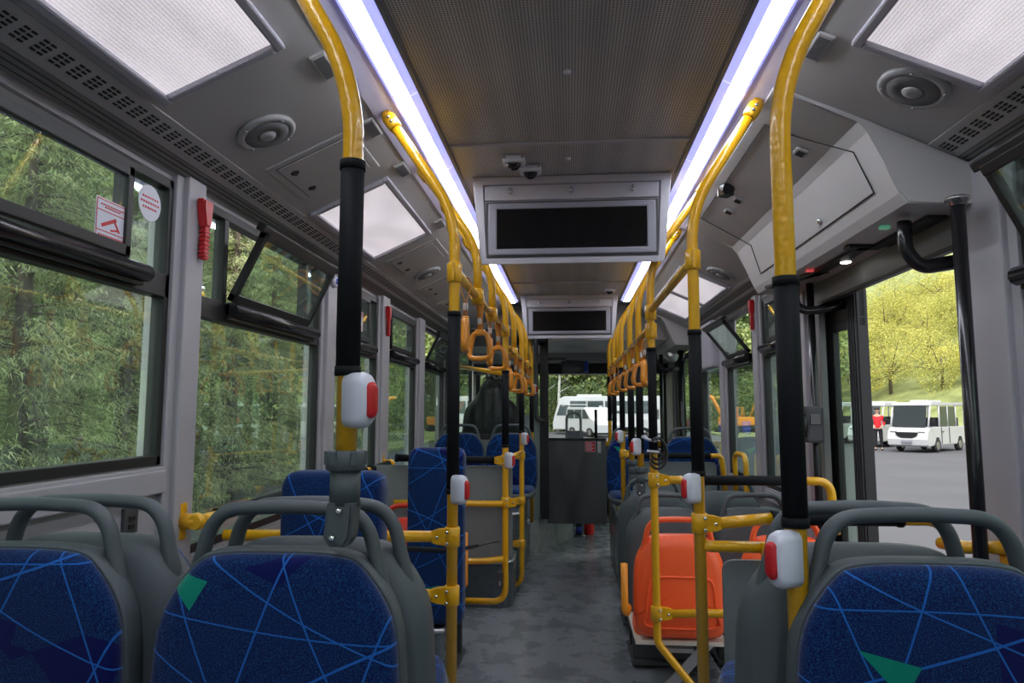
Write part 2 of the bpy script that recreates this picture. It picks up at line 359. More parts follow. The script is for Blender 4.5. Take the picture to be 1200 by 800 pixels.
# ceiling: perforated middle, lamp gutters, cove
bm = B(); bx(bm, (-.455, YB, 2.302), (.455, 6.75, 2.33)); o = struct('ceiling', bm, M['perf'])
bm = B()
for s in (-1, 1):
    add_prism(bm, [(s*.455, 2.36), (s*.455, 2.292), (s*.468, 2.292), (s*.468, 2.33), (s*.60, 2.33), (s*.60, 2.36)], YB, 6.75, mi=0)
    add_prism(bm, [(s*.566, 2.36), (s*.566, 2.298), (s*.634, 2.262), (s*.637, 2.27), (s*.62, 2.36)], YB, 6.75, mi=1)
struct('trim_2', bm, [M['trim'], M['lilac']], o)
bm = B()
for s in (-1, 1):
    add_prism(bm, [(s*.60, cz(.60)), (s*1.055, cz(1.055)), (s*1.055, cz(1.055)+.05), (s*.60, cz(.6)+.05)], YB, 6.9)
    add_prism(bm, [(s*1.055, cz(1.055)-.004), (s*1.135, cz(1.135)-.004), (s*1.135, cz(1.135)+.04), (s*1.055, cz(1.055)+.04)], YB, 6.9)
    add_prism(bm, [(s*1.135, cz(1.135)+.006), (s*1.21, 2.0), (s*1.21, 2.06), (s*1.135, cz(1.135)+.05)], YB, 6.9)
bx(bm, (-1.2, 6.75, 1.98), (1.2, YF, 2.36)); bx(bm, (-.6, YB, 2.36), (.6, 6.9, 2.4))
struct('trim_3', bm, M['cove'], o, 'pale grey sloping cove')
bm = B()
for s in (-1, 1):
    for k in range(4): add_prism(bm, [(s*(1.137+k*.014), cz(1.137+k*.014)-.004), (s*(1.145+k*.014), cz(1.145+k*.014)-.006), (s*(1.146+k*.014), cz(1.146+k*.014)+.01), (s*(1.137+k*.014), cz(1.137+k*.014)+.01)], YB, 6.9)
struct('trim_4', bm, M['trim'], o)
bm = B()
for y in (.3, 2.48, 5.33): bx(bm, (-.45, y, 2.293), (.45, y+.018, 2.303), .003)
struct('trim_5', bm, M['monitor'], o)
bm = B()
for y in (1.0, 1.42, 1.95, 2.66, 3.4, 4.6, 5.4): add_lathe(bm, [(.012, 2.303), (.012, 2.298), (.006, 2.294)], 10, Matrix.Translation((0, y, 0)))
struct('trim_6', bm, M['white'], o)
# ventilation slots in the cove edge (pattern of one strip each side)
for s, wn_ in ((-1, 'trim_7'), (1, 'trim_8')):
    bm = B(); y = .9
    while y < 6.3:
        for k in range(4):
            for h in (0, 1):
                ax = 1.077+k*.0105; yy = y+h*.019
                p = Vector((s*ax, yy, cz(ax)-.005)); add_box(bm, p, (.0052, .0125, .003))
        y += .052
    struct(wn_, bm, M['vent'], o)
# walls: sill panels, pillars, header
def wall(side, name, solid, pillars, sills, sillbits):
    bm = B(); s = side
    for (y0, y1, z1) in solid: bx(bm, (s*1.2, y0, -.3), (s*1.27, y1, z1))
    bx(bm, (s*1.2, YB, 1.985), (s*1.27, YF, 2.3))
    w = struct(name, bm, M['wall'])
    bm = B()
    for (y0, y1, z1) in sillbits: bx(bm, (s*1.175, y0, z1-.075), (s*1.202, y1, z1-.01), .004); bx(bm, (s*1.182, y0, z1-.012), (s*1.202, y1, z1), .003)
    struct('trim_9', bm, M['pillar'], w)
    for (y0, y1, zb) in pillars:
        bm = B(); bx(bm, (s*1.165, y0+.035, zb), (s*1.27, y1, 2.02), .006); bx(bm, (s*1.183, y0, zb), (s*1.27, y0+.04, 2.02), .004)
        struct('trim_10', bm, M['pillar'], w, 'grey window pillar')
    return w
LW = [(YB, .15), (.3, 1.925), (2.06, 3.16), (3.32, 4.14), (4.34, 5.21), (5.43, 6.42), (6.62, 8.3)]
wall(-1, 'wall_left', [(YB, 2.0, 1.14), (2.0, YF, .85), (YF-.3, YF, 2)], [(.15, .3, 1.1), (1.925, 2.06, .6), (3.16, 3.32, .8), (4.14, 4.34, .8), (5.21, 5.43, .8), (6.42, 6.62, .8)], None, [(YB, 1.93, 1.135), (2.06, 3.16, .85), (3.32, 4.14, .85), (4.34, 5.21, .85), (5.43, 6.42, .85)])
wall(1, 'wall_right', [(YB, 2.1, 1.15), (3.5, 6.45, .83), (7.95, YF, 2.0)], [(.15, .35, 1.1), (1.88, 2.12, 0), (3.46, 3.56, 0), (4.33, 4.47, .78), (5.3, 5.46, .78), (6.3, 6.45, 0), (7.9, 8.05, 0)], None, [(YB, 1.9, 1.15), (3.56, 4.33, .83), (4.47, 5.3, .83), (5.46, 6.3, .83)])
bm = B(); bx(bm, (-1.27, YB-.06, -.3), (1.27, YB, 2.4)); struct('wall_back', bm, M['wall'])
# front wall: dashboard, header, windscreen
bm = B(); bx(bm, (-1.27, YF-.02, 1.86), (1.27, YF+.06, 2.4)); bx(bm, (-1.27, YF-.02, -.3), (1.27, YF+.06, .86)); w = struct('wall_front', bm, M['darkgrey'])
bm = B(); bx(bm, (-1.2, 8.3, 1.87), (1.2, 8.72, 1.99), .01); struct('trim_11', bm, M['monitor'], w)
bm = B(); bx(bm, (-1.2, 8.5, 1.74), (1.2, 8.72, 1.86), .01); bx(bm, (-1.2, 6.95, 2.06), (1.2, 7.0, 2.3), .01); struct('trim_12', bm, M['black'], w)
f = B()
for a, b_ in (((-1.2, 8.72, .84), (1.2, 8.78, .9)), ((-1.2, 8.72, 1.8), (1.2, 8.78, 1.87)), ((-1.25, 8.72, .84), (-1.15, 8.78, 1.87)), ((1.15, 8.72, .84), (1.25, 8.78, 1.87))): bx(f, a, b_, .005)
wf = struct('window_20', f, M['black']); bm = B(); bx(bm, (-1.15, 8.745, .9), (1.15, 8.752, 1.8)); struct('pane', bm, M['clearglass'], wf)
# windows
def window(n, side, y0, y1, z0, z1, ztr, hop=None, tilt=0, boxes=True):
    s = side; xi = 1.205; bm = B()
    def bar(ya, za, yb, zb, xa=xi-.012, xb=xi+.03): bx(bm, (s*xa, ya, za), (s*xb, yb, zb), .003)
    bar(y0, z0, y1, z0+.028); bar(y0, z1-.03, y1, z1); bar(y0, z0, y0+.022, z1); bar(y1-.022, z0, y1, z1)
    if ztr: bar(y0, ztr, y1, ztr+.07)
    w = obj('window_%d' % n, bm, M['black']); w['kind'] = 'structure'
    if not ztr:
        bm = B(); bx(bm, (s*(xi+.008), y0+.02, z0+.02), (s*(xi+.014), y1-.02, z1-.02)); obj('pane', bm, M['glass'], w); return w
    bm = B(); bx(bm, (s*(xi+.008), y0+.02, z0+.02), (s*(xi+.014), y1-.02, ztr+.02)); obj('pane', bm, M['glass'], w)
    ha, hb = hop
    bm = B(); bx(bm, (s*(xi-.01), hb, ztr+.06), (s*(xi+.03), hb+.03, z1-.01), .003); obj('mullion', bm, M['black'], w)
    if y1-hb > .08:
        bm = B(); bx(bm, (s*(xi+.008), hb+.02, ztr+.06), (s*(xi+.014), y1-.02, z1-.02)); obj('pane', bm, M['glass'], w)
    if ha-y0 > .08:
        bm = B(); bx(bm, (s*(xi+.008), y0+.02, ztr+.06), (s*(xi+.014), ha, z1-.02)); obj('pane', bm, M['glass'], w)
        bm = B(); bx(bm, (s*(xi-.01), ha-.03, ztr+.06), (s*(xi+.03), ha, z1-.01), .003); obj('mullion', bm, M['black'], w)
    # hinged hopper sash, built in its own plane about the bottom hinge
    H = z1-.04-(ztr+.075); piv = Matrix.Translation((s*(xi-.02), 0, ztr+.078)) @ Matrix.Rotation(-s*tilt, 4, 'Y')
    bm = B(); vs0 = []
    for a, b_ in (((-.012, ha, 0), (.012, hb, .03)), ((-.014, ha, H-.028), (.012, hb, H)), ((-.012, ha, 0), (.012, ha+.024, H)), ((-.012, hb-.024, 0), (.012, hb, H))): bx(bm, a, b_, .003)
    if boxes: bx(bm, (-.02, ha-.03, H-.008), (.012, hb+.03, H+.022), .006) if s < 0 else bx(bm, (-.012, ha-.03, H-.008), (.02, hb+.03, H+.022), .006)
    for v in bm.verts: v.co = piv @ v.co
    sa = obj('sash', bm, M['black'], w)
    bm = B(); bx(bm, (-.003, ha+.02, .02), (.003, hb-.02, H-.02))
    for v in bm.verts: v.co = piv @ v.co
    obj('pane', bm, M['glass'], sa)
    # hinge box under the sash
    bm = B(); add_tube(bm, [(s*(xi-.04), ha-.02, ztr+.045), (s*(xi-.04), hb+.06, ztr+.045)], .024, 10, flat=.026); bx(bm, (s*(xi-.035), ha-.02, ztr+.01), (s*xi, hb+.06, ztr+.07), .004); obj('hinge_rail', bm, M['blackgloss'], w)
    return w
window(1, -1, *LW[0], 1.14, 1.99, 1.63, (-1.4, -.1))
window(2, -1, *LW[1], 1.14, 1.99, 1.63, (.55, 1.71))
window(3, -1, *LW[2], .85, 1.99, 1.60, (2.27, 2.98), math.radians(26))
window(4, -1, *LW[3], .85, 1.99, 1.61, (3.37, 3.93))
window(5, -1, *LW[4], .85, 1.99, 1.62, (4.42, 5.08))
window(6, -1, *LW[5], .85, 1.99, 1.62, (5.55, 6.2), math.radians(26))
window(7, -1, *LW[6], .85, 1.97, 0)
window(8, 1, YB, .15, 1.15, 1.99, 1.63, (-1.4, -.1))
window(9, 1, .35, 1.88, 1.15, 1.99, 1.60, (.62, 1.80), math.radians(26))
window(10, 1, 3.56, 4.33, .83, 1.99, 1.62, (3.75, 4.2), 0, False)
window(11, 1, 4.47, 5.3, .83, 1.99, 1.60, (4.6, 5.2), math.radians(38))
window(12, 1, 5.46, 6.3, .83, 1.99, 0)
# stickers on the first window
t = thing('warning_sticker', 'square white sticker with red pictogram and red text lines on the nearest left hopper pane', 'sticker', (-1.182, 1.64, 1.775))
bm = B(); bx(bm, (-.001, -.062, -.062), (.001, .062, .062)); obj('backing', bm, M['white'], t)
bm = B()
for z in (.058, .03, -.022, -.058): bx(bm, (.001, -.058, z-.0012), (.0018, .058, z+.0012))
for y in (-.059, .059): bx(bm, (.001, y-.0012, -.059), (.0018, y+.0012, .059))
for z, wd in ((.046, .045), (.040, .03), (-.033, .05), (-.043, .05), (-.051, .04)):
    y = -wd
    while y < wd: bx(bm, (.001, y, z-.002), (.0018, y+.006, z+.002)); y += .009
add_box(bm, (.0014, -.012, .004), (.001, .06, .009), 0, Matrix.Rotation(.45, 3, 'X')); add_box(bm, (.0014, .018, .0), (.001, .035, .006), 0, Matrix.Rotation(-.9, 3, 'X')); add_box(bm, (.0014, .01, -.012), (.001, .03, .005), 0, Matrix.Rotation(.2, 3, 'X'))
obj('print', bm, M['red'], t)
t = thing('round_sticker', 'round faded white sticker on the narrow fixed pane of the nearest left window', 'sticker', (-1.19, 1.805, 1.885))
bm = B(); add_lathe(bm, [(.052, -.001), (.052, .001)], 24, Matrix.Rotation(PI/2, 4, 'Y')); obj('backing', bm, M['white'], t)
bm = B()
for z, wd in ((.015, .035), (0, .042), (-.015, .032)):
    y = -wd
    while y < wd: bx(bm, (.001, y, z-.003), (.0018, y+.007, z+.003)); y += .011
obj('print', bm, M['red'], t)
t0 = thing('warning_sticker', 'small square sticker with red marks on the fourth left window, far hopper pane', 'sticker', (-1.182, 3.75, 1.80))
bm = B(); bx(bm, (-.001, -.055, -.055), (.001, .055, .055)); obj('backing', bm, M['white'], t0)
bm = B()
for z in (.045, .03, -.03, -.045): bx(bm, (.001, -.045, z-.003), (.0018, .045, z+.003))
add_box(bm, (.0014, 0, 0), (.001, .05, .009), 0, Matrix.Rotation(.7, 3, 'X')); obj('print', bm, M['red'], t0)
# outlet plate on wall under first window
t = thing('socket_plate', 'small grey charging socket plate on the left wall panel under the nearest window', 'socket', (-1.198, 1.80, 1.0))
bm = B(); bx(bm, (-.002, -.03, -.035), (.008, .03, .035), .003); obj('plate', bm, M['darkgrey'], t)
bm = B(); bx(bm, (.008, -.012, 0), (.011, .012, .012)); bx(bm, (.008, -.012, -.022), (.011, .012, -.01)); obj('outlet', bm, M['black'], t)
# grey box panel on right wall over the last window
bm = B(); bx(bm, (1.1, 5.42, 1.63), (1.2, 6.42, 2.0), .02); tag(obj('equipment_cover', bm, M['monitor']), 'flat grey equipment cover above the last right window before the front door', 'cover')
# rear (middle) door soffit housing
def housing(name, y0, y1, label, detail):
    t = thing(name, label, 'casing', (0, y0, 0)); L = y1-y0
    bm = B(); poly = [(.62, cz(.62)-.012), (.86, cz(.86)-.012), (.885, 2.12), (.965, 1.93), (.985, 1.90), (1.165, 1.893), (1.199, 1.893), (1.199, 2.0), (.62, 2.29)]
    add_prism(bm, poly, 0, L, bev=.004); obj('shell', bm, M['cove'], t)
    # hatch in the sloping front
    d = Vector((.885-.965, 0, 2.12-1.93)); 
    def P(u, v):   # u along y 0..L, v 0 (bottom) .. 1 (top of cove face)
        if v < .55: q = v/.55; return Vector((.965+(.885-.965)*q, u, 1.93+.19*q))
        q = (v-.55)/.45; return Vector((.86+(.64-.86)*q, u, cz(.86)-.012+(cz(.64)-cz(.86))*q))
    loop = fillet([P(.12, .12), P(.12, .50), P(.22, .75), P(.22, .8), P(.22, .97), P(L-.25, .97), P(L-.25, .5), P(L-.2, .12), P(.12, .12)], .0)
    bm = B(); add_tube(bm, [p+Vector((-.002, 0, -.002)) for p in loop], .0022, 6); obj('hatch_seam', bm, M['hatchline'], t)
    if detail:
        for u in (.55, .95): 
            bm = B(); p = P(u, .2); add_lathe(bm, [(.012, 0), (.012, .006), (.005, .009)], 12, Matrix.Translation(p) @ Matrix.Rotation(math.radians(-113), 4, 'Y')); obj('latch', bm, M['chrome'], t)
        bm = B(); add_box(bm, (1.03, .25, 1.892), (.03, .02, .012), .003); obj('green_lamp', bm, M['greenled'], t)
        bm = B(); add_box(bm, (1.03, .95, 1.892), (.03, .02, .012), .003); obj('red_lamp', bm, M['redled'], t)
        bm = B(); bx(bm, (1.1, .12, 1.884), (1.16, .5, 1.896), .002); bx(bm, (1.05, .5, 1.884), (1.10, 1.05, 1.896), .002)
        add_box(bm, (1.075, .52, 1.89), (.12, .05, .012)); add_box(bm, (1.03, 1.15, 1.89), (.05, .4, .012), 0, Matrix.Rotation(.3, 3, 'Z')); obj('arm_slot', bm, M['black'], t)
    return t
housing('door_mechanism_casing', 2.03, 3.62, 'large pale grey moulded casing over the open middle door', True)
housing('door_mechanism_casing', 6.42, 8.2, 'far moulded casing over the front door at the right', False)
# spot lamps under the casing
t = thing('door_spot_lamp', 'round lit spot lamp under the casing over the middle door', 'lamp', (1.1, 2.78, 1.89))
bm = B(); add_lathe(bm, [(.035, -.006), (.035, .004), (.026, .006)], 20, Matrix.Rotation(PI, 4, 'X')); obj('lamp_ring', bm, M['chrome'], t)
bm = B(); add_lathe(bm, [(.022, 0), (.02, .008), (.01, .011)], 16, Matrix.Rotation(PI, 4, 'X')); obj('lens', bm, M['spot'], t)
# lintel over the door
bm = B(); bx(bm, (1.17, 2.12, 1.80), (1.23, 3.47, 1.90), .004); struct('trim_13', bm, M['trim'])
bm = B(); bx(bm, (1.165, 2.12, 1.785), (1.185, 3.47, 1.80), .002); struct('trim_14', bm, M['black'])
# the door: open leaf at far side, arms, posts
d = B(); 
LP0, LP1 = Vector((1.24, 3.36, 0)), Vector((1.265, 3.05, 0))
def leafbar(bm, u0, u1, z0, z1, th=.03, m=0):
    a = LP0.lerp(LP1, u0); c = LP0.lerp(LP1, u1); mid = (a+c)/2; dd = (c-a); ang = math.atan2(dd.y, dd.x)
    add_box(bm, (mid.x, mid.y, (z0+z1)/2), (dd.length, th, z1-z0), .003, Matrix.Rotation(ang, 3, 'Z'))
leafbar(d, 0, .2, -.15, 1.83); leafbar(d, .72, 1, -.15, 1.83, .045); leafbar(d, 0, 1, 1.70, 1.83); leafbar(d, 0, 1, -.15, .02); leafbar(d, 0, 1, 1.66, 1.70)
dr = struct('door_1', d, M['black'], label='open black framed glass leaf of the middle door')
for i in range(4):
    bm = B(); leafbar(bm, .74+.07*i, .765+.07*i, -.14, 1.82, .056); struct('rubber_seal', bm, M['darkgrey'], dr)
bm = B(); leafbar(bm, .18, .74, .0, 1.67, .006); struct('pane', bm, M['glass'], dr)
bm = B(); bx(bm, (1.2, 3.36, -.1), (1.24, 3.47, 1.83), .003); struct('trim_15', bm, M['black'])
bm = B(); bx(bm, (1.17, 3.3, -.1), (1.2, 3.36, 1.83), .003); struct('trim_16', bm, M['trim'])
bm = B(); bx(bm, (1.20, 2.10, -.3), (1.26, 2.13, 1.9), .003); struct('trim_17', bm, M['black'])
t = thing('swing_mechanism', 'thick black curved arm hanging from the casing to the far door leaf', 'door arm', (1.05, 3.25, 1.89))
bm = B(); add_tube(bm, fillet([(0, 0, 0), (0, 0, -.11), (.05, -.02, -.14), (.24, -.09, -.11)], .09), .026, 12, flat=.02); obj('arm', bm, M['blackgloss'], t)
bm = B(); add_lathe(bm, [(.022, -.09), (.022, .02)], 12, Matrix.Translation((.24, -.09, -.11))); obj('pivot', bm, M['chrome'], t)
t = thing('swing_mechanism', 'thick black curved arm hanging beside the pillar at the near side of the open door', 'door arm', (1.04, 2.22, 1.89))
bm = B(); add_tube(bm, fillet([(0, -.05, -.01), (0, -.05, -.10), (.04, -.05, -.155), (.16, -.04, -.135), (.25, -.02, -.12)], .08), .028, 12, flat=.02); obj('arm', bm, M['blackgloss'], t)
t = thing('door_shaft', 'black vertical rod standing in the near side of the open middle doorway', 'rod', (1.09, 1.97, 0))
bm = B(); add_tube(bm, [(0, 0, .28), (0, 0, 1.89)], .0185, 14); obj('rod', bm, M['blackgloss'], t)
bm = B(); add_lathe(bm, [(.032, 1.885), (.032, 1.893), (.02, 1.87)], 14); obj('collar', bm, M['chrome'], t)
t = thing('door_shaft', 'black vertical rod at the far post of the middle door, carrying the validator', 'rod', (1.13, 3.28, 0))
bm = B(); add_tube(bm, [(0, 0, 0), (0, 0, 1.89)], .017, 12); obj('rod', bm, M['blackgloss'], t)
t = thing('ticket_validator', 'black ticket validator with a round side dial on the far door rod', 'validator', (1.10, 3.24, 1.23))
bm = B(); bx(bm, (-.035, -.03, -.08), (.045, .035, .085), .012); obj('body', bm, M['darkgrey'], t)
bm = B(); add_lathe(bm, [(.052, 0), (.05, .02), (.03, .026)], 20, Matrix.Translation((-.035, 0, 0)) @ Matrix.Rotation(-PI/2, 4, 'Y')); obj('dial', bm, M['black'], t)
bm = B(); bx(bm, (-.02, -.034, .0), (.03, -.028, .05), .003); obj('display', bm, M['screen'], t)
t = thing('warning_sticker', 'narrow dark red sticker low on the grey post beyond the open door', 'sticker', (1.16, 3.40, .92)); 
bm = B(); bx(bm, (-.002, -.02, -.08), (.004, .02, .08)); obj('backing', bm, M['red'], t)
bm = B()
for i in range(6): bx(bm, (-.004, -.014, -.06+i*.022), (-.002, .012, -.053+i*.022))
obj('print', bm, M['white'], t)
# front door (right front) frames and rods
bm = B()
for y in (6.5, 6.95, 7.0, 7.45): bx(bm, (1.2, y, 0), (1.24, y+.045, 1.86), .004)
bx(bm, (1.2, 6.47, 1.82), (1.24, 7.95, 1.88)); bx(bm, (1.2, 6.47, 0), (1.24, 7.95, .1)); bx(bm, (1.2, 7.86, 0), (1.24, 7.9, 1.88))
dr = struct('door_2', bm, M['black'], label='closed glazed black front door')
for a, b_ in ((6.54, 6.95), (7.04, 7.45), (7.49, 7.86)):
    bm = B(); bx(bm, (1.216, a, .1), (1.222, b_, 1.83)); struct('pane', bm, M['glass'], dr)
for i, (x, y, r, lb) in enumerate(((1.0, 7.6, .022, 'thin black vertical rod by the front door, nearer the windscreen middle'), (1.12, 7.0, .035, 'thick black vertical rod by the front door under the far casing'))):
    t = thing('door_shaft', lb, 'rod', (x, y, 0)); bm = B(); add_tube(bm, [(0, 0, 0), (0, 0, 1.9)], r, 12); obj('rod', bm, M['blackgloss'], t)
t = thing('driver_mirror_unit', 'grey and black camera and mirror unit hanging under the far casing', 'mirror', (.92, 6.75, 1.76))
bm = B(); add_tube(bm, fillet([(-.1, 0, .14), (-.08, 0, 0), (.0, 0, -.08), (.14, 0, -.07)], .06), .022, 10); obj('arm', bm, M['blackgloss'], t)
bm = B(); add_lathe(bm, [(.02, -.05), (.06, -.04), (.07, 0), (.06, .04), (.02, .05)], 16, Matrix.Translation((.07, 0, .06)) @ Matrix.Rotation(.6, 4, 'Y')); obj('housing', bm, M['alu'], t)
# mirror outside the last windows
t = thing('door_mirror', 'dark exterior mirror on an upright pole outside the last right window', 'mirror', (1.42, 7.3, 0))
bm = B(); add_tube(bm, [(0, 0, .4), (0, 0, 1.95), (-.2, .05, 2.0)], .02, 10); obj('pole', bm, M['blackgloss'], t)
bm = B(); add_box(bm, (0, 0, 1.27), (.2, .08, .26), .03); obj('housing', bm, M['darkgrey'], t)
# ---------------------------------------------------------------- lamps in the ceiling
for s, lb in ((-1, 'long glowing white light strip along the left of the flat ceiling'), (1, 'long glowing white light strip along the right of the flat ceiling')):
    t = thing('ceiling_light_strip', lb, 'light', (s*.515, YB, 2.3), 0)
    y = 0; L = 6.25-YB
    seg = .66; k = 0; off = (2.03-YB) % seg; y0 = 0; y1 = off
    while y0 < L-.01:
        y1 = min(y1, L); bm = B()
        add_prism(bm, [(s*-.046, .004), (s*-.046, -.004), (s*-.030, -.014), (s*-.020, -.017), (s*-.02, .004)], y0+.003, y1-.003, mi=1)
        add_prism(bm, [(s*-.020, -.017), (s*.0, -.020), (s*.022, -.019), (s*.034, -.015), (s*.034, .004), (s*-.02, .004)], y0+.012, y1-.012, mi=0)
        add_prism(bm, [(s*-.018, -.016), (s*.034, -.014), (s*.034, .002), (s*-.018, .002)], y0+.003, y1-.003, mi=1)
        add_prism(bm, [(s*.034, -.015), (s*.046, -.008), (s*.046, .004), (s*.034, .004)], y0+.003, y1-.003, mi=1)
        obj('diffuser', bm, [M['striptube'], M['stripedge']], t); y0 = y1; y1 = y0+seg
    bm = B(); bx(bm, (-.058, 0, .004), (.058, L, .02)); obj('tray', bm, M['bezel'], t)
def light_panel(side, y0, y1, lb, a0=.742, a1=1.012, split=False):
    w = (a1-a0)*1.098; L = y1-y0; m = cove_mtx(side, (a0+a1)/2, (y0+y1)/2)
    t = thing('ceiling_light_panel', lb, 'light', mtx=m); bm = B(); h = w/2; e = .026
    for a, b_ in (((-h-e, -L/2-e, -.004), (-h, L/2+e, .018)), ((h, -L/2-e, -.004), (h+e, L/2+e, .018)), ((-h, -L/2-e, -.004), (h, -L/2, .018)), ((-h, L/2, -.004), (h, L/2+e, .018))): bx(bm, a, b_, .006)
    if split: bx(bm, (-h, -.03, -.004), (h, .03, .016), .003)
    obj('frame', bm, M['monitor'], t)
    bm = B()
    if split: bx(bm, (-h, -L/2, 0), (h, -.03, .005)); bx(bm, (-h, .03, 0), (h, L/2, .005))
    else: bx(bm, (-h, -L/2, 0), (h, L/2, .005))
    obj('diffuser', bm, M['ribbed'], t); return t
light_panel(-1, .85, 1.575, 'bright ribbed light panel in the left cove, nearest and largest')
light_panel(-1, 2.62, 3.42, 'bright ribbed light panel in the left cove between two hatches, behind the black pole')
light_panel(1, .85, 1.68, 'bright ribbed light panel in the right cove, nearest, at the top right corner')
light_panel(1, 4.45, 6.0, 'ribbed light panel in the right cove in two halves, beyond the casing', split=True)
def speaker(side, ax, y, lb):
    t = thing('ceiling_speaker', lb, 'speaker', mtx=cove_mtx(side, ax, y))
    bm = B(); add_lathe(bm, [(.088, -.002), (.090, .008), (.082, .014), (.068, .014), (.066, .006)], 36)
    for k in range(4): add_lathe(bm, [(.004, .012), (.004, .017), (.002, .018)], 8, Matrix.Translation((.077*math.cos(k*PI/2+.5), .077*math.sin(k*PI/2+.5), 0)))
    obj('ring', bm, M['ring'], t)
    bm = B(); add_lathe(bm, [(.068, .004), (.066, .014), (.03, .017), (.028, .014)], 36); obj('grille', bm, M['speaker'], t)
    bm = B(); add_lathe(bm, [(.028, .012), (.024, .02), (.01, .022)], 24); obj('cone', bm, M['ring'], t)
speaker(-1, .914, 1.93, 'round grey speaker in the left cove, nearest, beside the first hatch')
speaker(-1, .889, 4.16, 'round grey speaker in the left cove beyond the second hatch')
speaker(1, .908, 1.80, 'round grey speaker in the right cove at the near corner of the door casing')
speaker(1, .93, 4.22, 'round grey speaker in the right cove beyond the door casing')
def small_vent(side, ax, y, lb, l=.13, w=.046):
    t = thing('air_nozzle', lb, 'vent', mtx=cove_mtx(side, ax, y)); bm = B(); bx(bm, (-w/2, -l/2, -.003), (w/2, l/2, .007), .005); obj('frame', bm, M['cove'], t)
    bm = B()
    k = -l/2+.014
    while k < l/2-.012: bx(bm, (-w/2+.007, k, .005), (w/2-.007, k+.005, .0082)); k += .007
    obj('louvre', bm, M['louvre'], t)
for s, ax, y, lb in ((-1, .672, 1.76, 'small oblong louvre in the left cove, nearest'), (-1, .665, 2.19, 'small oblong louvre in the left cove, second from the camera'), (-1, .66, 2.60, 'small oblong louvre in the left cove, third, behind the curved pole'), (-1, .66, 3.4, 'small oblong louvre in the left cove, fourth'), (1, .663, 1.78, 'small oblong louvre in the right cove, nearest, above the speaker')):
    small_vent(s, ax, y, lb)
def hatch(side, a0, a1, y0, y1, lb):
    t = thing('ceiling_hatch', lb, 'hatch', mtx=cove_mtx(side, (a0+a1)/2, (y0+y1)/2)); w = (a1-a0)*1.098/2; L = (y1-y0)/2
    bm = B(); bx(bm, (-w-.03, -L-.03, -.003), (w+.03, L+.03, .006), .005); obj('surround', bm, M['cove'], t)
    bm = B(); bx(bm, (-w-.003, -L-.003, .003), (w+.003, L+.003, .0068)); obj('seam', bm, M['hatchline'], t)
    bm = B(); bx(bm, (-w, -L, .003), (w, L, .010), .002); obj('door', bm, M['cove'], t)
    for k in (-1, 1):
        bm = B(); add_lathe(bm, [(.016, .008), (.015, .012)], 14, Matrix.Translation((w*.72, k*L*.55, 0))); bx(bm, (w*.72-.002, k*L*.55-.014, .012), (w*.72+.002, k*L*.55+.014, .016)); obj('lock', bm, M['hatchline'], t)
for a in ((-1, .745, .98, 2.16, 2.45, 'square hatch with two locks in the left cove, nearest'), (-1, .745, .98, 3.62, 3.95, 'square hatch with two locks in the left cove past the second light panel'), (-1, .745, .98, 4.45, 4.8, 'square hatch with two locks in the left cove beyond the second speaker'), (-1, .745, .98, 5.1, 5.5, 'square hatch in the left cove, farthest')): hatch(*a)
# controls on the casing face
for i, (y, v, lb) in enumerate(((2.33, .78, 'small pale vent knob on the near casing face, upper right'), (2.95, .62, 'small pale vent knob on the casing, right of the pair above the hatch'), (3.12, .60, 'small pale vent knob on the casing, left of the pair above the hatch'))):
    ax = .80 if i == 0 else .74
    t = thing('vent_knob', lb, 'vent', mtx=cove_mtx(1, ax, y, .016)); bm = B(); bx(bm, (-.022, -.028, -.002), (.022, .028, .010), .008); obj('frame', bm, M['ring'], t)
    bm = B()
    for k in range(5): bx(bm, (-.013, -.018+k*.008, .008), (.013, -.014+k*.008, .0115))
    obj('louvre', bm, M['vent'], t)
t = thing('security_camera', 'small black boxy camera on the right cove beside the curved pole', 'camera', (.66, 2.86, 2.235))
bm = B(); add_box(bm, (0, 0, -.02), (.05, .05, .05), .006, Matrix.Rotation(.4, 3, 'Z')); add_box(bm, (.02, .01, .01), (.035, .03, .06), .004); obj('body', bm, M['blackgloss'], t)
bm = B(); add_lathe(bm, [(.014, 0), (.012, .012)], 14, Matrix.Translation((-.008, -.026, -.022)) @ Matrix.Rotation(PI/2, 4, 'X')); obj('lens', bm, M['screen'], t)
# dome cameras
for x, y, lb in ((-.215, 2.63, 'white dome camera on the ceiling, left and nearer of the close pair'), (-.155, 2.74, 'white dome camera on the ceiling, right and farther of the close pair'), (.335, 5.62, 'white dome camera on the far ceiling beside the second screen')):
    t = thing('dome_camera', lb, 'camera', (x, y, 2.30)); bm = B(); bx(bm, (-.045, -.035, -.03), (.045, .035, .002), .012); obj('base', bm, M['white'], t)
    bm = B(); add_lathe(bm, [(.03, 0), (.03, .006), (.025, .018), (.014, .028), (.003, .031)], 20, Matrix.Translation((0, -.008, -.024)) @ Matrix.Rotation(PI+.35, 4, 'X')); obj('dome', bm, M['screen'], t)
    for k in (-1, 1):
        bm = B(); add_lathe(bm, [(.006, 0), (.005, .003)], 10, Matrix.Translation((k*.036, -.034, -.01)) @ Matrix.Rotation(PI/2, 4, 'X')); obj('screw', bm, M['chrome'], t)
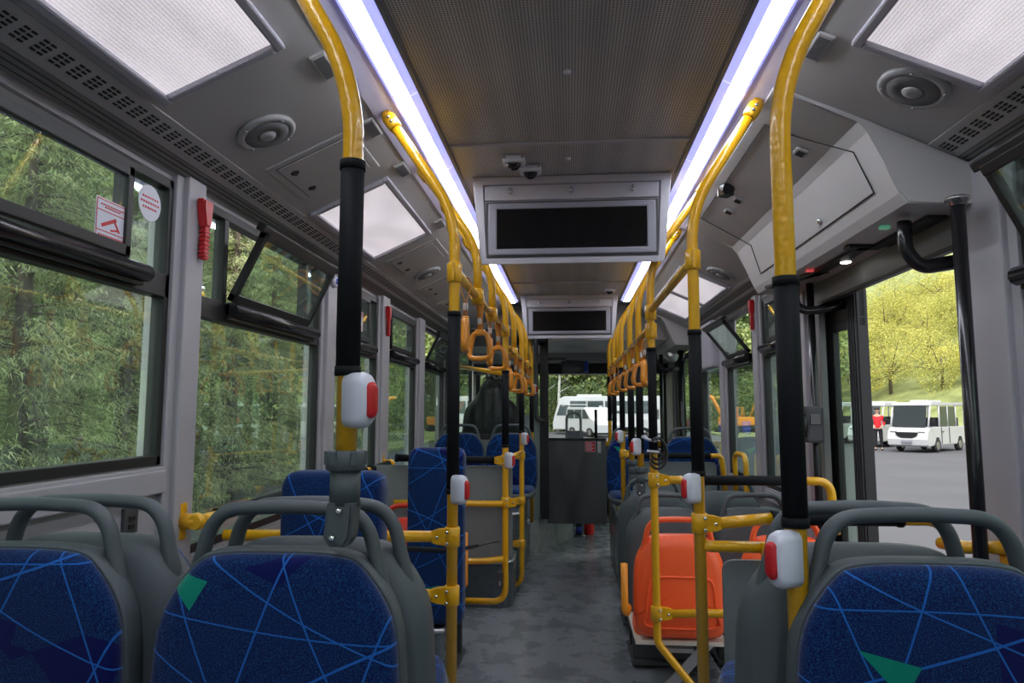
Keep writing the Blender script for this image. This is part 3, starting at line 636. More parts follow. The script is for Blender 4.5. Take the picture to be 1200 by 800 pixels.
# hanging screens
def screen(x, y, lb):
    t = thing('ceiling_screen', lb, 'screen', (x, y, 2.30)); bm = B()
    # tapered enclosure
    f = [(-.425, 0), (.425, 0), (.388, -.385), (-.388, -.385)]
    A = [bm.verts.new((p[0], 0 if p[1] == 0 else .0, p[1])) for p in f]; Bk = [bm.verts.new((p[0], .24, max(p[1], -.33))) for p in f]
    for i in range(4): bm.faces.new((A[i], A[(i+1) % 4], Bk[(i+1) % 4], Bk[i]))
    bm.faces.new(Bk)
    # front face with a recess
    q = [(-.378, -.035), (.378, -.035), (.362, -.358), (-.362, -.358)]; I = [bm.verts.new((p[0], 0, p[1])) for p in q]; J = [bm.verts.new((p[0], .012, p[1])) for p in q]
    for i in range(4): bm.faces.new((A[(i+1) % 4], A[i], I[i], I[(i+1) % 4])); bm.faces.new((I[(i+1) % 4], I[i], J[i], J[(i+1) % 4]))
    bm.faces.new(J[::-1]); bmesh.ops.bevel(bm, geom=[e for e in bm.edges], offset=.003, segments=1, affect='EDGES')
    obj('enclosure', bm, M['monitor'], t)
    bm = B(); bx(bm, (-.37, .001, -.105), (.37, .012, -.04), .003); obj('flap', bm, M['monitor'], t)
    for k in (-1, 0, 1):
        bm = B(); add_lathe(bm, [(.010, 0), (.010, .008), (.004, .012)], 12, Matrix.Translation((k*.26, 0, -.068)) @ Matrix.Rotation(PI/2, 4, 'X')); add_tube(bm, [(k*.26, -.008, -.082), (k*.26, -.008, -.052)], .004, 8); obj('latch', bm, M['chrome'], t)
    bm = B(); bx(bm, (-.365, .004, -.352), (.365, .012, -.112)); obj('gap', bm, M['black'], t)
    # rounded bezel with an opening
    out = fillet_rect(-.355, .355, -.345, -.118, .028); inn = [(-.322, -.145), (.322, -.145), (.322, -.322), (-.322, -.322)]
    bm = B()
    for a, b_ in (((-.355, -.006, -.145), (.355, .01, -.118)), ((-.355, -.006, -.345), (.355, .01, -.318)), ((-.355, -.006, -.33), (-.318, .01, -.135)), ((.318, -.006, -.33), (.355, .01, -.135))): bx(bm, a, b_, .006)
    obj('bezel', bm, M['bezel'], t)
    bm = B(); bx(bm, (-.322, .0, -.322), (.322, .008, -.142)); obj('display', bm, M['screen'], t)
def fillet_rect(x0, x1, z0, z1, r): return None
screen(.012, 2.85, 'wide switched off screen in a grey box hanging from the ceiling, nearer one')
screen(.0, 5.93, 'wide switched off screen in a grey box hanging from the ceiling, farther one')

# ---------------------------------------------------------------- grab poles
PR = .0172
def bolts(parent, pts, d=(0, -1, 0)):
    for p in pts: bm = B(); add_lathe(bm, [(.0055, 0), (.005, .004), (.002, .006)], 10, Matrix.Translation(p) @ Vector(d).to_track_quat('Z', 'Y').to_matrix().to_4x4()); obj('bolt', bm, M['chrome'], parent)
def pole_tee(t, z, sx, up=False):
    """bolted clamp on the pole; sx: which side the branch leaves"""
    bm = B(); add_lathe(bm, [(.021, z-.030), (.024, z-.027), (.024, z+.027), (.021, z+.030)], 16)
    add_prism(bm, [(sx*.0, z-.028), (sx*.045, z-.022), (sx*.062, z-.017), (sx*.062, z+.017), (sx*.045, z+.022), (sx*0, z+.028)], -.016, .016, bev=.003)
    c = obj('clamp', bm, M['yellow'], t); bolts(c, [(sx*.012, -.024, z+.017), (sx*.012, -.024, z-.017), (sx*.045, -.015, z)])
def stop_button(x, y, z, rz, lb):
    t = thing('stop_button', lb, 'button', (x, y, z), rz, 'stop buttons on the grab poles'); w = .036
    bm = B(); o = [(.5*w*math.cos(a)*1.0, (.027 if math.sin(a) > 0 else -.027)*1+.5*w*math.sin(a)) for a in [2*PI*k/28 for k in range(28)]]
    add_dome(bm, o, [(1, .018), (1, -.012), (.93, -.021), (.8, -.026), (.4, -.029)]); obj('housing', bm, M['white'], t)
    bm = B(); o2 = [(.010*math.cos(a), (.019 if math.sin(a) > 0 else -.019)+.010*math.sin(a)) for a in [2*PI*k/20 for k in range(20)]]
    add_dome(bm, o2, [(1, -.024), (1, -.032), (.8, -.036)]); obj('push_button', bm, M['red'], t)
def pole(x, y, z0, z1, top=None, sleeve=None, lb='', yaw_out=True, clamps=(), bend=None, r=PR):
    """vertical pole; top=(dx,dy,z) leads the curve to the ceiling"""
    t = thing('grab_pole', lb, 'pole', (x, y, 0))
    pts = [(0, 0, z0), (0, 0, z1)]
    rad = []
    if top: pts = [(0, 0, z0), (0, 0, z1), (top[0], top[1], top[2])]; rad = [top[3] if len(top) > 3 else .3]
    if bend: pts = [bend[0], bend[1]] + pts[0:1] + pts[1:]; rad = [bend[2], bend[2]] + rad
    bm = B(); add_tube(bm, fillet(pts, rad if rad else 0, 14), r, 14); obj('tube', bm, M['yellow'], t)
    if sleeve:
        bm = B(); add_tube(bm, [(0, 0, sleeve[0]), (0, 0, sleeve[1])], r+.0026, 16); add_tube(bm, [(0, 0, sleeve[1]-.016), (0, 0, sleeve[1])], r+.0045, 16); add_tube(bm, [(0, 0, sleeve[0]), (0, 0, sleeve[0]+.016)], r+.0045, 16); obj('sleeve', bm, M['sleeve'], t)
    if top:
        d = Vector(top[:3])-Vector((0, 0, z1)); d.normalize(); e = Vector(top[:3]); bm = B()
        add_tube(bm, [e-d*.065, e-d*.055, e-d*.02, e-d*.005], [r+.004, r+.006, r+.007, r+.002], 12); add_tube(bm, [e-d*.01, e+d*.03+Vector((0, 0, .012))], [r+.001, .006], 8, flat=.006)
        br = obj('ceiling_bracket', bm, M['yellow'], t); sd = Vector((0, -1, 0)); bolts(br, [e-d*.028+sd*(r+.006), e-d*.045+sd*(r+.006)])
    for z, sx in clamps: pole_tee(t, z, sx)
    return t
def socket(t, z):
    bm = B(); add_tube(bm, [(0, 0, z-.045), (0, 0, z+.014)], .0245, 20); add_tube(bm, [(0, 0, z+.012), (0, 0, z+.015), (0, 0, z+.041), (0, 0, z+.044)], [.029, .032, .032, .029], 24)
    for k in range(6): a = k*PI/3+.2; add_box(bm, (.032*math.cos(a), .032*math.sin(a), z+.032), (.004, .012, .022), .001, Matrix.Rotation(a, 3, 'Z'))
    add_prism(bm, [(-.021, z-.038), (.023, z-.038), (.019, z-.092), (.010, z-.106), (-.016, z-.106), (-.026, z-.092)], -.028, .018, bev=.005)
    c = obj('socket', bm, M['shell'], t); bolts(c, [(0, -.028, z-.05), (-.01, -.028, z-.092)])
# left row
pA = pole(-.365, 1.10, 1.19, 1.86, (-.235, .0, 2.27, .42), (1.355, 1.72), 'thick yellow grab pole at near left with long black sleeve and seat socket'); socket(pA, 1.19)
pB = pole(-.365, 2.13, .28, 1.93, (-.235, .0, 2.275, .38), (1.04, 1.61), 'yellow grab pole second from the camera in the left row, clamped to two rails below', clamps=[(.91, -1), (.735, -1)])
pC = pole(-.36, 3.82, .41, 1.93, (-.235, 0, 2.275, .38), (1.09, 1.52), 'yellow grab pole in the left row at the grey board, curving into a low hoop', clamps=[(1.02, -1), (.79, 1)], bend=((-.40, 0, .26), (0, 0, .26), .1))
pD = pole(-.35, 4.97, .30, 1.90, (-.24, 0, 2.27, .38), (1.13, 1.52), 'yellow grab pole in the left row beside the far blue seats, with a low hoop', clamps=[(.97, -1), (.65, -1), (.35, -1)], bend=((-.3, 0, .05), (0, 0, .05), .1))
pE = pole(-.34, 6.1, .32, 1.90, (-.25, 0, 2.27, .36), (1.1, 1.5), 'yellow grab pole farthest in the left row at the cab partition')
def clampring(x, y, z, parent):
    bm = B(); add_lathe(bm, [(.021, z-.032), (.0245, z-.028), (.0245, z+.028), (.021, z+.032)], 16); add_box(bm, (0, -.024, z), (.008, .01, .06), .002); obj('collar', bm, M['yellow'], parent)
for p_, z in ((pB, 1.735), (pC, 1.74)): clampring(0, 0, z, p_)
# right row
qA = pole(.36, 1.157, .28, 1.86, (.235, .0, 2.27, .42), (1.112, 1.52), 'thick yellow grab pole at near right with long black sleeve')
qB = pole(.386, 2.14, .28, 1.93, (.22, .0, 2.275, .38), (1.10, 1.545), 'yellow grab pole second from the camera in the right row, with two rails leaving right', clamps=[(.96, 1)])
qC = pole(.345, 2.915, .36, 1.93, (.255, 0, 2.275, .38), (1.12, 1.56), 'yellow grab pole in the right row behind the orange seat, foot bent to the right', clamps=[(1.01, 1), (.475, 1)], bend=((.14, 0, .0), (.14, 0, .19), .07), r=.016)
qD = pole(.37, 3.70, .98, 1.93, (.23, 0, 2.275, .38), (1.07, 1.55), 'yellow grab pole in the right row standing in a grey seat socket, nearer of two'); socket(qD, .955)
qE = pole(.368, 4.20, .98, 1.93, (.23, 0, 2.275, .38), (1.08, 1.55), 'yellow grab pole in the right row standing in a grey seat socket, farther of two'); socket(qE, .955)
qF = pole(.37, 4.93, .2, 1.93, (.23, 0, 2.275, .38), (1.15, 1.6), 'yellow grab pole in the right row beside the blue double seat', clamps=[(.99, 1)])
qG = pole(.37, 5.8, .2, 1.93, (.23, 0, 2.275, .38), (1.05, 1.6), 'yellow grab pole in the right row at the far side of the blue seats')
qH = pole(.36, 6.3, .2, 1.93, (.24, 0, 2.275, .38), (1.2, 1.6), 'yellow grab pole farthest in the right row, by the front door')
for p_, z in ((qB, 1.765), (qC, 1.71), (qC, 1.63)): clampring(0, 0, z, p_)
# ceiling hangers
for x, y, z, lb in ((-.36, 2.64, 1.74, 'short curved yellow hanger from the left ceiling edge to the strap rail, nearer'), (-.36, 3.15, 1.74, 'short curved yellow hanger from the left ceiling edge to the strap rail, farther'), (-.355, 4.35, 1.66, 'short curved yellow hanger holding the far left strap rail, nearer'), (-.35, 5.5, 1.66, 'short curved yellow hanger holding the far left strap rail, farther'), (.365, 5.3, 1.66, 'short curved yellow hanger holding the far right strap rail')):
    s = -1 if x < 0 else 1
    t = thing('rail_hanger', lb, 'pole', (x, y, 0)); bm = B(); add_tube(bm, fillet([(0, 0, z), (0, 0, 1.94), (s*.235, 0, 2.27)], .36, 12), PR, 12); obj('tube', bm, M['yellow'], t)
    bm = B(); add_lathe(bm, [(.02, z-.03), (.025, z-.02), (.025, z+.03), (.02, z+.034)], 14); add_tube(bm, [(0, -.05, z), (0, .05, z)], .025, 12); obj('clamp', bm, M['yellow'], t)
    bm = B(); e = Vector((s*.235, 0, 2.27)); d = Vector((s*.235, 0, .33)).normalized(); add_tube(bm, [e-d*.06, e-d*.01, e+d*.02], [PR+.005, PR+.007, .008], 10); obj('ceiling_bracket', bm, M['yellow'], t)
# strap rails
def strap_rail(pts, lb, r=.0145):
    t = thing('strap_rail', lb, 'rail', pts[0]); o = Vector(pts[0]); bm = B(); add_tube(bm, [Vector(p)-o for p in pts], r, 12); obj('tube', bm, M['brass'], t)
strap_rail([(-.362, 2.15, 1.74), (-.36, 3.80, 1.74)], 'golden overhead strap rail of the left row, near section')
strap_rail([(-.36, 3.84, 1.66), (-.345, 6.1, 1.66)], 'golden overhead strap rail of the left row, far section')
strap_rail([(.386, 2.16, 1.765), (.347, 2.895, 1.72)], 'golden overhead rail of the right row, near section without straps')
strap_rail([(.347, 2.94, 1.65), (.36, 3.6, 1.66), (.36, 6.28, 1.66)], 'golden overhead strap rail of the right row, far section')
# hanging straps
def strap_proto():
    t = thing('hand_strap', '', 'strap', (0, 0, 0))
    bm = B()
    for s in (-1, 1): add_tube(bm, fillet([(s*.0185, 0, .0), (s*.017, 0, -.02), (s*.004, 0, -.06), (s*.004, 0, -.122)], .012, 5), .0022, 6, flat=.011, up=(0, 1, 0))
    add_tube(bm, [(.0185*math.cos(a), 0, .0185*math.sin(a)) for a in [PI*k/10 for k in range(11)]], .0022, 6, flat=.011, up=(0, 1, 0)); obj('webbing', bm, M['strapweb'], t)
    bm = B(); bx(bm, (-.009, -.008, -.098), (.009, .008, -.072), .003); obj('buckle', bm, M['alu'], t)
    bm = B(); bx(bm, (-.012, -.02, -.142), (.012, .02, -.118), .005)
    loop = [(0, .030, -.122), (0, .043, -.16), (0, .050, -.20), (0, .040, -.222), (0, 0, -.226), (0, -.040, -.222), (0, -.050, -.20), (0, -.043, -.16), (0, -.030, -.122), (0, 0, -.116)]
    loop = [(p[0], p[1]*.93, -.134+(p[2]+.116)*.93) for p in loop]; add_tube(bm, loop_smooth(loop), .0105, 10, flat=.0135, closed=True, up=(1, 0, 0)); obj('handle', bm, M['strap'], t); return t
def loop_smooth(pts, n=4):
    P = [Vector(p) for p in pts]; N = len(P); out = []
    for i in range(N):
        p0, p1, p2, p3 = P[i-1], P[i], P[(i+1) % N], P[(i+2) % N]
        for k in range(n):
            u = k/n; out.append(.5*((2*p1)+(-p0+p2)*u+(2*p0-5*p1+4*p2-p3)*u*u+(-p0+3*p1-3*p2+p3)*u**3))
    return out
ordn = ['nearest', 'second', 'third', 'fourth', 'fifth', 'sixth', 'seventh', 'eighth']
proto = strap_proto(); first = True
rows = [('left near', -1, 1.74, [(2.33, 5), (2.66+.06, 72), (3.06, 8), (3.42, 65)]), ('left far', -1, 1.66, [(4.05, 20), (4.5, 70), (4.85, 60), (5.2, 25), (5.6, 75), (5.9, 60)]), ('right far', 1, 1.66, [(3.35, 12), (3.5, 62), (3.95, 72), (4.5, 66), (5.05, 74), (5.6, 60), (6.0, 30)])]
for nm, s, z, L in rows:
    for i, (y, a) in enumerate(L):
        x = s*.3595 if s < 0 else .36
        if s < 0 and z < 1.7: x = -.36+(y-3.84)*.0066
        lb = '%s of the amber strap handles on the %s rail, %s' % (ordn[i], nm, 'turned edge on' if a < 30 else 'turned broadside')
        k = math.radians(a)*(1 if s < 0 else -1)
        if first: proto.location = (x, y, z); proto.rotation_euler = (0, 0, k); proto['label'] = lb; proto['group'] = 'amber hand straps'; first = False
        else: dup(proto, (x, y, z), k, lb)
# stop buttons
stop_button(-.343, 1.085, 1.315, math.radians(66), 'white stop button with red push on the nearest left pole')
stop_button(-.343, 2.11, 1.055, math.radians(66), 'white stop button with red push on the second left pole above the clamp')
stop_button(-.338, 3.80, 1.02, math.radians(60), 'white stop button on the left pole at the grey board')
stop_button(-.33, 4.95, 1.09, math.radians(60), 'white stop button on the left pole before the far seats')
stop_button(-.32, 6.08, 1.48, math.radians(60), 'white stop button highest up, on the farthest left pole')
stop_button(.338, 1.14, 1.065, math.radians(-62), 'white stop button with red push on the nearest right pole below the black sleeve')
stop_button(.364, 2.12, 1.065, math.radians(-62), 'white stop button with red push on the second right pole above the clamp')
stop_button(.347, 3.68, 1.105, math.radians(-55), 'white stop button on the right pole over the nearer grey socket')
stop_button(.35, 4.91, 1.11, math.radians(-55), 'white stop button on the right pole beside the blue seats')
# ---------------------------------------------------------------- lower rails
def rail(name, lb, segs, loc, r=PR, mount=None):
    """segs: list of (points, radius of bend, material key)"""
    t = thing(name, lb, 'rail', loc); o = Vector(loc)
    for pts, rr, mk in segs:
        bm = B(); add_tube(bm, [p-o for p in fillet(pts, rr, 8)], r+(.003 if mk == 'sleeve' else 0), 12)
        if mk == 'sleeve':
            a, b_ = Vector(pts[0])-o, Vector(pts[-1])-o; d = (b_-a).normalized(); add_tube(bm, [a, a+d*.014], r+.006, 12); add_tube(bm, [b_-d*.014, b_], r+.006, 12)
        obj('black_sleeve' if mk == 'sleeve' else 'tube', bm, M[mk], t)
    return t
def plate(t, loc, z0, z1):
    bm = B(); p = Vector(loc); add_prism(bm, fl(z0, z1), -.012, .012, bev=.003); 
    for v in bm.verts: v.co += p
    c = obj('bracket', bm, M['yellow'], t); bolts(c, [p+Vector((0, -.012, z0+.012)), p+Vector((0, -.012, z0+.042))])
def fl(z0, z1): return [(-.012, z0), (0, z0-.008), (.012, z0), (.018, z1), (-.018, z1)]
rail('handrail', 'yellow rail from the second left pole running left behind the near seats', [([(-.42, 2.13, .91), (-1.08, 2.10, .91)], 0, 'yellow')], (-.42, 2.13, .91))
rail('handrail', 'short lower yellow rail from the second left pole behind the near seats', [([(-.42, 2.13, .735), (-.95, 2.12, .735)], 0, 'yellow')], (-.42, 2.13, .735))
t = rail('handrail', 'long black and yellow rail along the left wall under the windows', [([(-1.12, 2.03, .965), (-1.12, 2.12, .965)], 0, 'yellow'), ([(-1.12, 2.12, .965), (-1.12, 2.75, .965)], 0, 'sleeve'), ([(-1.12, 2.75, .965), (-1.12, 2.84, .965)], 0, 'yellow'), ([(-1.12, 2.84, .965), (-1.12, 3.7, .965)], 0, 'sleeve'), ([(-1.12, 3.7, .965), (-1.12, 3.78, .965)], 0, 'yellow'), ([(-1.12, 3.78, .965), (-1.12, 4.18, .965)], 0, 'sleeve'), ([(-1.12, 4.18, .965), (-1.12, 4.26, .965)], 0, 'yellow')], (-1.12, 2.03, .965))
for y in (2.01, 4.24):
    bm = B(); bx(bm, (-.053, y-2.03-.018, -.055), (-.043, y-2.03+.018, .055), .004); add_tube(bm, [(-.045, y-2.03, 0), (.0, y-2.03, 0)], [.026, .021], 12); add_lathe(bm, [(.021, -.02), (.027, 0), (.021, .02)], 12, Matrix.Translation((0, y-2.03, 0)) @ Matrix.Rotation(PI/2, 4, 'X')); c = obj('wall_mount', bm, M['yellow'], t)
t = rail('handrail', 'yellow and black rail over the grey board before the open door, nearest on the right', [([(.44, 2.14, .96), (.60, 2.15, .975)], 0, 'yellow'), ([(.60, 2.15, .975), (.98, 2.16, .975)], 0, 'sleeve'), ([(.98, 2.16, .975), (1.10, 2.16, .975), (1.125, 2.16, .84)], .07, 'yellow')], (.44, 2.14, .96))
plate(t, (.69, .02, -.0), -.14, -.06)
t = rail('handrail', 'short yellow bracket rail below the nearest right rail, holding the grey board', [([(.395, 2.14, .895), (.42, 2.142, .892), (.575, 2.15, .890)], 0, 'yellow')], (.395, 2.14, .895)); plate(t, (.185, .0, -.02), -.06, .03)
rail('handrail', 'yellow and black rail from the bent right pole over the orange seats', [([(.40, 2.915, 1.01), (.52, 2.915, 1.01)], 0, 'yellow'), ([(.52, 2.915, 1.01), (.94, 2.915, 1.01)], 0, 'sleeve'), ([(.94, 2.915, 1.01), (1.05, 2.915, 1.01), (1.065, 2.915, .80)], .06, 'yellow')], (.40, 2.915, 1.01))
rail('handrail', 'low yellow rail behind the orange seat on the right', [([(.40, 2.915, .475), (.95, 2.915, .49)], 0, 'yellow')], (.40, 2.915, .475))
rail('handrail', 'black rail ending in a yellow bend before the far right blue seats', [([(.38, 4.80, .985), (.42, 4.8, .985)], 0, 'yellow'), ([(.42, 4.80, .985), (.95, 4.82, .985)], 0, 'sleeve'), ([(.95, 4.82, .985), (1.03, 4.82, .985), (1.05, 4.82, .70)], .07, 'yellow')], (.38, 4.8, .985))
rail('handrail', 'black rail across the grey board from the left pole', [([(-.42, 3.82, 1.02), (-.98, 3.82, 1.03)], 0, 'sleeve')], (-.42, 3.82, 1.02))
rail('handrail', 'yellow rail with a black strip across the middle of the left grey board', [([(-.37, 3.80, .785), (-.98, 3.80, .785)], 0, 'yellow')], (-.37, 3.8, .785))
rail('handrail', 'yellow hoop rail low across the left grey board', [([(-.37, 3.80, .49), (-.46, 3.77, .485), (-.80, 3.72, .485), (-.98, 3.72, .485)], .06, 'yellow')], (-.37, 3.8, .49))
rail('handrail', 'short yellow link between the two left poles, upper', [([(-.345, 3.86, 1.03), (-.345, 4.94, 1.0)], 0, 'yellow')], (-.345, 3.86, 1.03), .013)
rail('handrail', 'horizontal yellow bar high up before the cab partition on the left', [([(-.36, 3.84, 1.50), (-.95, 5.6, 1.66)], 0, 'yellow')], (-.36, 3.84, 1.5), .015)
rail('handrail', 'yellow bar across the doorway before the windscreen', [([(.02, 8.2, .90), (1.1, 8.2, .90)], 0, 'yellow')], (.02, 8.2, .9), .035)
rail('handrail', 'tall black hoop handrail beside the cab door', [([(-.24, 6.40, 1.2), (-.31, 6.3, 1.2), (-.31, 6.3, 1.95), (-.24, 6.40, 1.95)], .06, 'darkgrey')], (-.24, 6.40, 1.2), .02)
t = thing('handrail', 'short yellow wall handle on the pillar at the near side of the open door', 'rail', (1.165, 1.98, .93))
bm = B(); bx(bm, (-.012, -.02, -.045), (.0, .02, .045), .004); add_tube(bm, [(-.01, 0, .0), (-.05, .01, 0)], [.02, .015], 10); obj('wall_mount', bm, M['yellow'], t)
bm = B(); add_tube(bm, fillet([(-.05, .01, 0), (-.09, .03, -.005), (-.11, .12, -.01)], .02), PR, 10); obj('tube', bm, M['yellow'], t)
for y, lb in ((4.62, 'yellow hoop rail on the right wall under the window, nearer'), (5.75, 'yellow hoop rail on the right wall under the window, farther')):
    rail('handrail', lb, [([(1.18, y, .62), (1.14, y, .62), (1.14, y, 1.0), (1.14, y+.3, 1.0), (1.14, y+.3, .62)], .08, 'yellow')], (1.18, y, .62))
# boards
def board(x0, x1, y, z0, z1, lb):
    t = thing('partition_board', lb, 'partition', ((x0+x1)/2, y, z0)); w = (x1-x0)/2; h = z1-z0; bm = B()
    poly = [(p.x, p.z) for p in fillet([(-w, 0, 0), (-w, 0, h), (w, 0, h), (w, 0, 0)], .035, 5)]; add_prism(bm, poly, -.008, .008, bev=.003); obj('board', bm, M['panelgrey'], t); return t
board(.458, 1.18, 2.185, .34, .845, 'grey laminate board under the rail before the open door')
board(.43, 1.0, 4.86, .30, .94, 'grey laminate board before the far right blue seats')
t = board(-1.15, -.325, 3.87, .48, .985, 'large grey laminate board across the left side before the far seats')
# emergency hammers
def hammer(x, y, z, rz, lb, h=.19):
    t = thing('emergency_hammer', lb, 'hammer', (x, y, z), rz, 'red emergency hammers on window pillars'); bm = B()
    add_prism(bm, [(-.028, 0), (.028, .0), (.03, -.02), (.02, -h*.45), (-.012, -h*.45), (-.02, -.03)], -.028, 0, bev=.005); obj('holder', bm, M['red'], t)
    bm = B(); bx(bm, (-.006, -.022, -h), (.018, -.004, -h*.4), .004)
    for k in range(7): bx(bm, (-.010, -.024, -h+.008+k*.013), (.022, -.003, -h+.014+k*.013), .002)
    obj('handle', bm, M['red'], t)
hammer(-1.163, 2.025, 1.96, PI/2, 'red emergency hammer on the nearest left window pillar')
hammer(-1.163, 4.24, 1.955, PI/2, 'red emergency hammer on the third left window pillar')
hammer(1.163, 4.40, 1.99, -PI/2, 'red emergency hammer on the right pillar beyond the door')
t = thing('air_freshener', 'small round blue and white device high on the second left pillar', 'device', (-1.163, 3.25, 1.93))
bm = B(); add_lathe(bm, [(.03, 0), (.03, .012), (.02, .02)], 20, Matrix.Rotation(PI/2, 4, 'Y')); obj('body', bm, M['white'], t)
bm = B(); add_lathe(bm, [(.017, .018), (.015, .026)], 16, Matrix.Rotation(PI/2, 4, 'Y')); obj('cap', bm, M['bluepaint'], t)

# ---------------------------------------------------------------- seats
def tile_outline(w, T_, bot, top_w):
    """half outline, widening down then closing"""
    return [(0, T_), (top_w*.7, T_-.004), (top_w, T_-.026), (w*.93, T_-.10), (w*.99, T_-.2), (w, T_-.32), (w*.99, bot+.09), (w*.9, bot+.02), (w*.55, bot), (0, bot)]
def make_seat(nm, lb, cat, group, w=.42, T_=.90, bot=.30, shell='shell', cush='fabric', pan_y=.40, pan=True, handle='shell', ped=True, back_panel=False):
    """local: passenger faces +Y, back plane at y=0, z from the floor the seat stands on; T_ is the handle's top"""
    t = thing(nm, lb, cat, group=group); h = w/2; Fz = T_-.082
    out = smooth_loop(tile_outline(h, Fz+.008, bot, h*.70)); bm = B()
    add_dome(bm, out, [(.985, .010), (1.0, .002), (1.0, -.022), (.97, -.045), (.90, -.060), (.75, -.068), (.4, -.070)], (0, (Fz+bot)/2)); s_ = obj('backrest_shell', bm, M[shell], t)
    # handle arch
    pts = [(-h*.84, -.026, Fz-.16), (-h*.80, -.026, Fz-.075), (-h*.72, -.026, Fz-.015), (-h*.65, -.026, Fz+.035), (-h*.5, -.026, T_-.018), (-h*.2, -.026, T_-.012), (0, -.026, T_-.011)]
    pts = pts+[(-p[0], p[1], p[2]) for p in reversed(pts[:-1])]
    P = [Vector(p) for p in pts]; sm = []
    for i in range(len(P)-1):
        p0, p1, p2, p3 = P[max(i-1, 0)], P[i], P[i+1], P[min(i+2, len(P)-1)]
        for k in range(5):
            u = k/5; sm.append(.5*((2*p1)+(-p0+p2)*u+(2*p0-5*p1+4*p2-p3)*u*u+(-p0+3*p1-3*p2+p3)*u**3))
    sm.append(P[-1]); bm = B(); add_tube(bm, sm, .0120, 10, flat=.0155, up=(0, 1, 0)); obj('handle', bm, M[handle], t)
    if cush:
        co = smooth_loop(tile_outline(h*.975, Fz+.002, bot+.02, h*.685)); bm = B()
        add_dome(bm, co, [(1, .008), (.995, .020), (.975, .030), (.93, .036), (.8, .040), (.4, .041)], (0, (Fz+bot)/2)); c = obj('backrest_cushion', bm, M[cush], t)
    if back_panel:
        hp = [(0, Fz-.16), (h*.5, Fz-.163), (h*.68, Fz-.19), (h*.74, Fz-.30), (h*.76, bot+.06), (0, bot+.05)]
        lo = smooth_loop(hp); cy = (Fz+bot)/2-.06; bm = B(); add_tube(bm, [Vector((x, -.0655-.0035, z)) for x, z in lo], .006, 6, closed=True, up=(0, 1, 0)); obj('back_rib', bm, M[shell], t)
        for sx in (-1, 1):
            bm = B(); add_lathe(bm, [(.005, 0), (.004, .004)], 8, Matrix.Translation((sx*h*.7, -.055, bot+.075)) @ Matrix.Rotation(PI/2, 4, 'X')); obj('rivet', bm, M['darkgrey'], t)
    if pan:
        so = [(p[0], p[1]) for p in smooth_loop([(0, .02), (h*.8, .02), (h*.95, .06), (h*.93, .2), (h*.84, .33), (h*.66, .39), (0, .40)])]
        bm = B(); add_dome(bm, so, [(.96, 0), (1, .012), (1, .03), (.97, .045)], (0, .22))
        for v in bm.verts: v.co = Vector((v.co.x, v.co.z, pan_y-.05+v.co.y))
        obj('seat_shell', bm, M[shell], t)
        if cush:
            bm = B(); add_dome(bm, [(x*.95, z) for x, z in so], [(1, .04), (1, .055), (.95, .07), (.85, .075), (.4, .072)], (0, .22))
            for v in bm.verts: v.co = Vector((v.co.x, v.co.z*.96+.012, pan_y-.05+v.co.y))
            obj('seat_cushion', bm, M[cush], t)
    if ped:
        bm = B(); bx(bm, (-h*.8, .10, .02), (h*.8, .14, pan_y-.04), .004); bx(bm, (-h*.8, .30, .02), (h*.8, .34, pan_y-.04), .004); bx(bm, (-h*.85, .06, 0), (h*.85, .38, .02), .003); obj('pedestal', bm, M['darkgrey'], t)
    return t
def put(src, first, loc, rz, lb):
    if first: src.location = loc; src.rotation_euler = (0, 0, rz); src['label'] = lb; return src
    return dup(src, loc, rz, lb)
PZ = .28
sp = make_seat('bus_seat', '', 'seat', 'blue and slate bus seats', .425, 1.145-PZ, .27, ped=True, pan_y=.44)
seats = [((-.48, 1.13, PZ), PI, 'navy patterned seat facing the camera at near left, beside the aisle'), ((-.945, 1.13, PZ), PI, 'navy patterned seat facing the camera at near left, beside the window'),
         ((-.452, 1.24, PZ), 0, 'slate seat back just behind the near left aisle seat, facing away'), ((-.88, 1.24, PZ), 0, 'slate seat back just behind the near left window seat, facing away'),
         ((.545, 1.13, PZ), PI, 'navy patterned seat facing the camera at near right, beside the aisle'), ((.95, 1.13, PZ), PI, 'slate edged seat at near right by the wall, mostly outside the picture'),
         ((.492, 1.26, PZ), 0, 'slate seat back just behind the near right aisle seat, facing away'), ((.95, 1.27, PZ), 0, 'slate seat back behind the near right pair, by the door pillar')]
for i, (l, r_, lb) in enumerate(seats): put(sp, i == 0, l, r_, lb)
# teal patch on the near aisle seat fabric
for nm_, pts_, loc in (('left', [(-.165, .745), (-.118, .70), (-.155, .655)], None),):
    pass
def prints(lst):
    for k_, nm_ in enumerate(lst):
        for o in bpy.data.objects[nm_].children:
            if 'cushion' in o.name: o.color = PR_[k_]
bpy.context.view_layer.update()
PR_ = [(.138+1, .725, .31, 1), (3, 0, 1.17, 1), (3, 0, 2.3, 1), (3, 0, 3.7, 1), (.065+1, .625, 4.43, 1), (3, 0, 5.1, 1), (3, 0, 6.2, 1), (3, 0, 7.9, 1)]
prints(['bus_seat']+['bus_seat.%03d' % k_ for k_ in range(1, 8)])
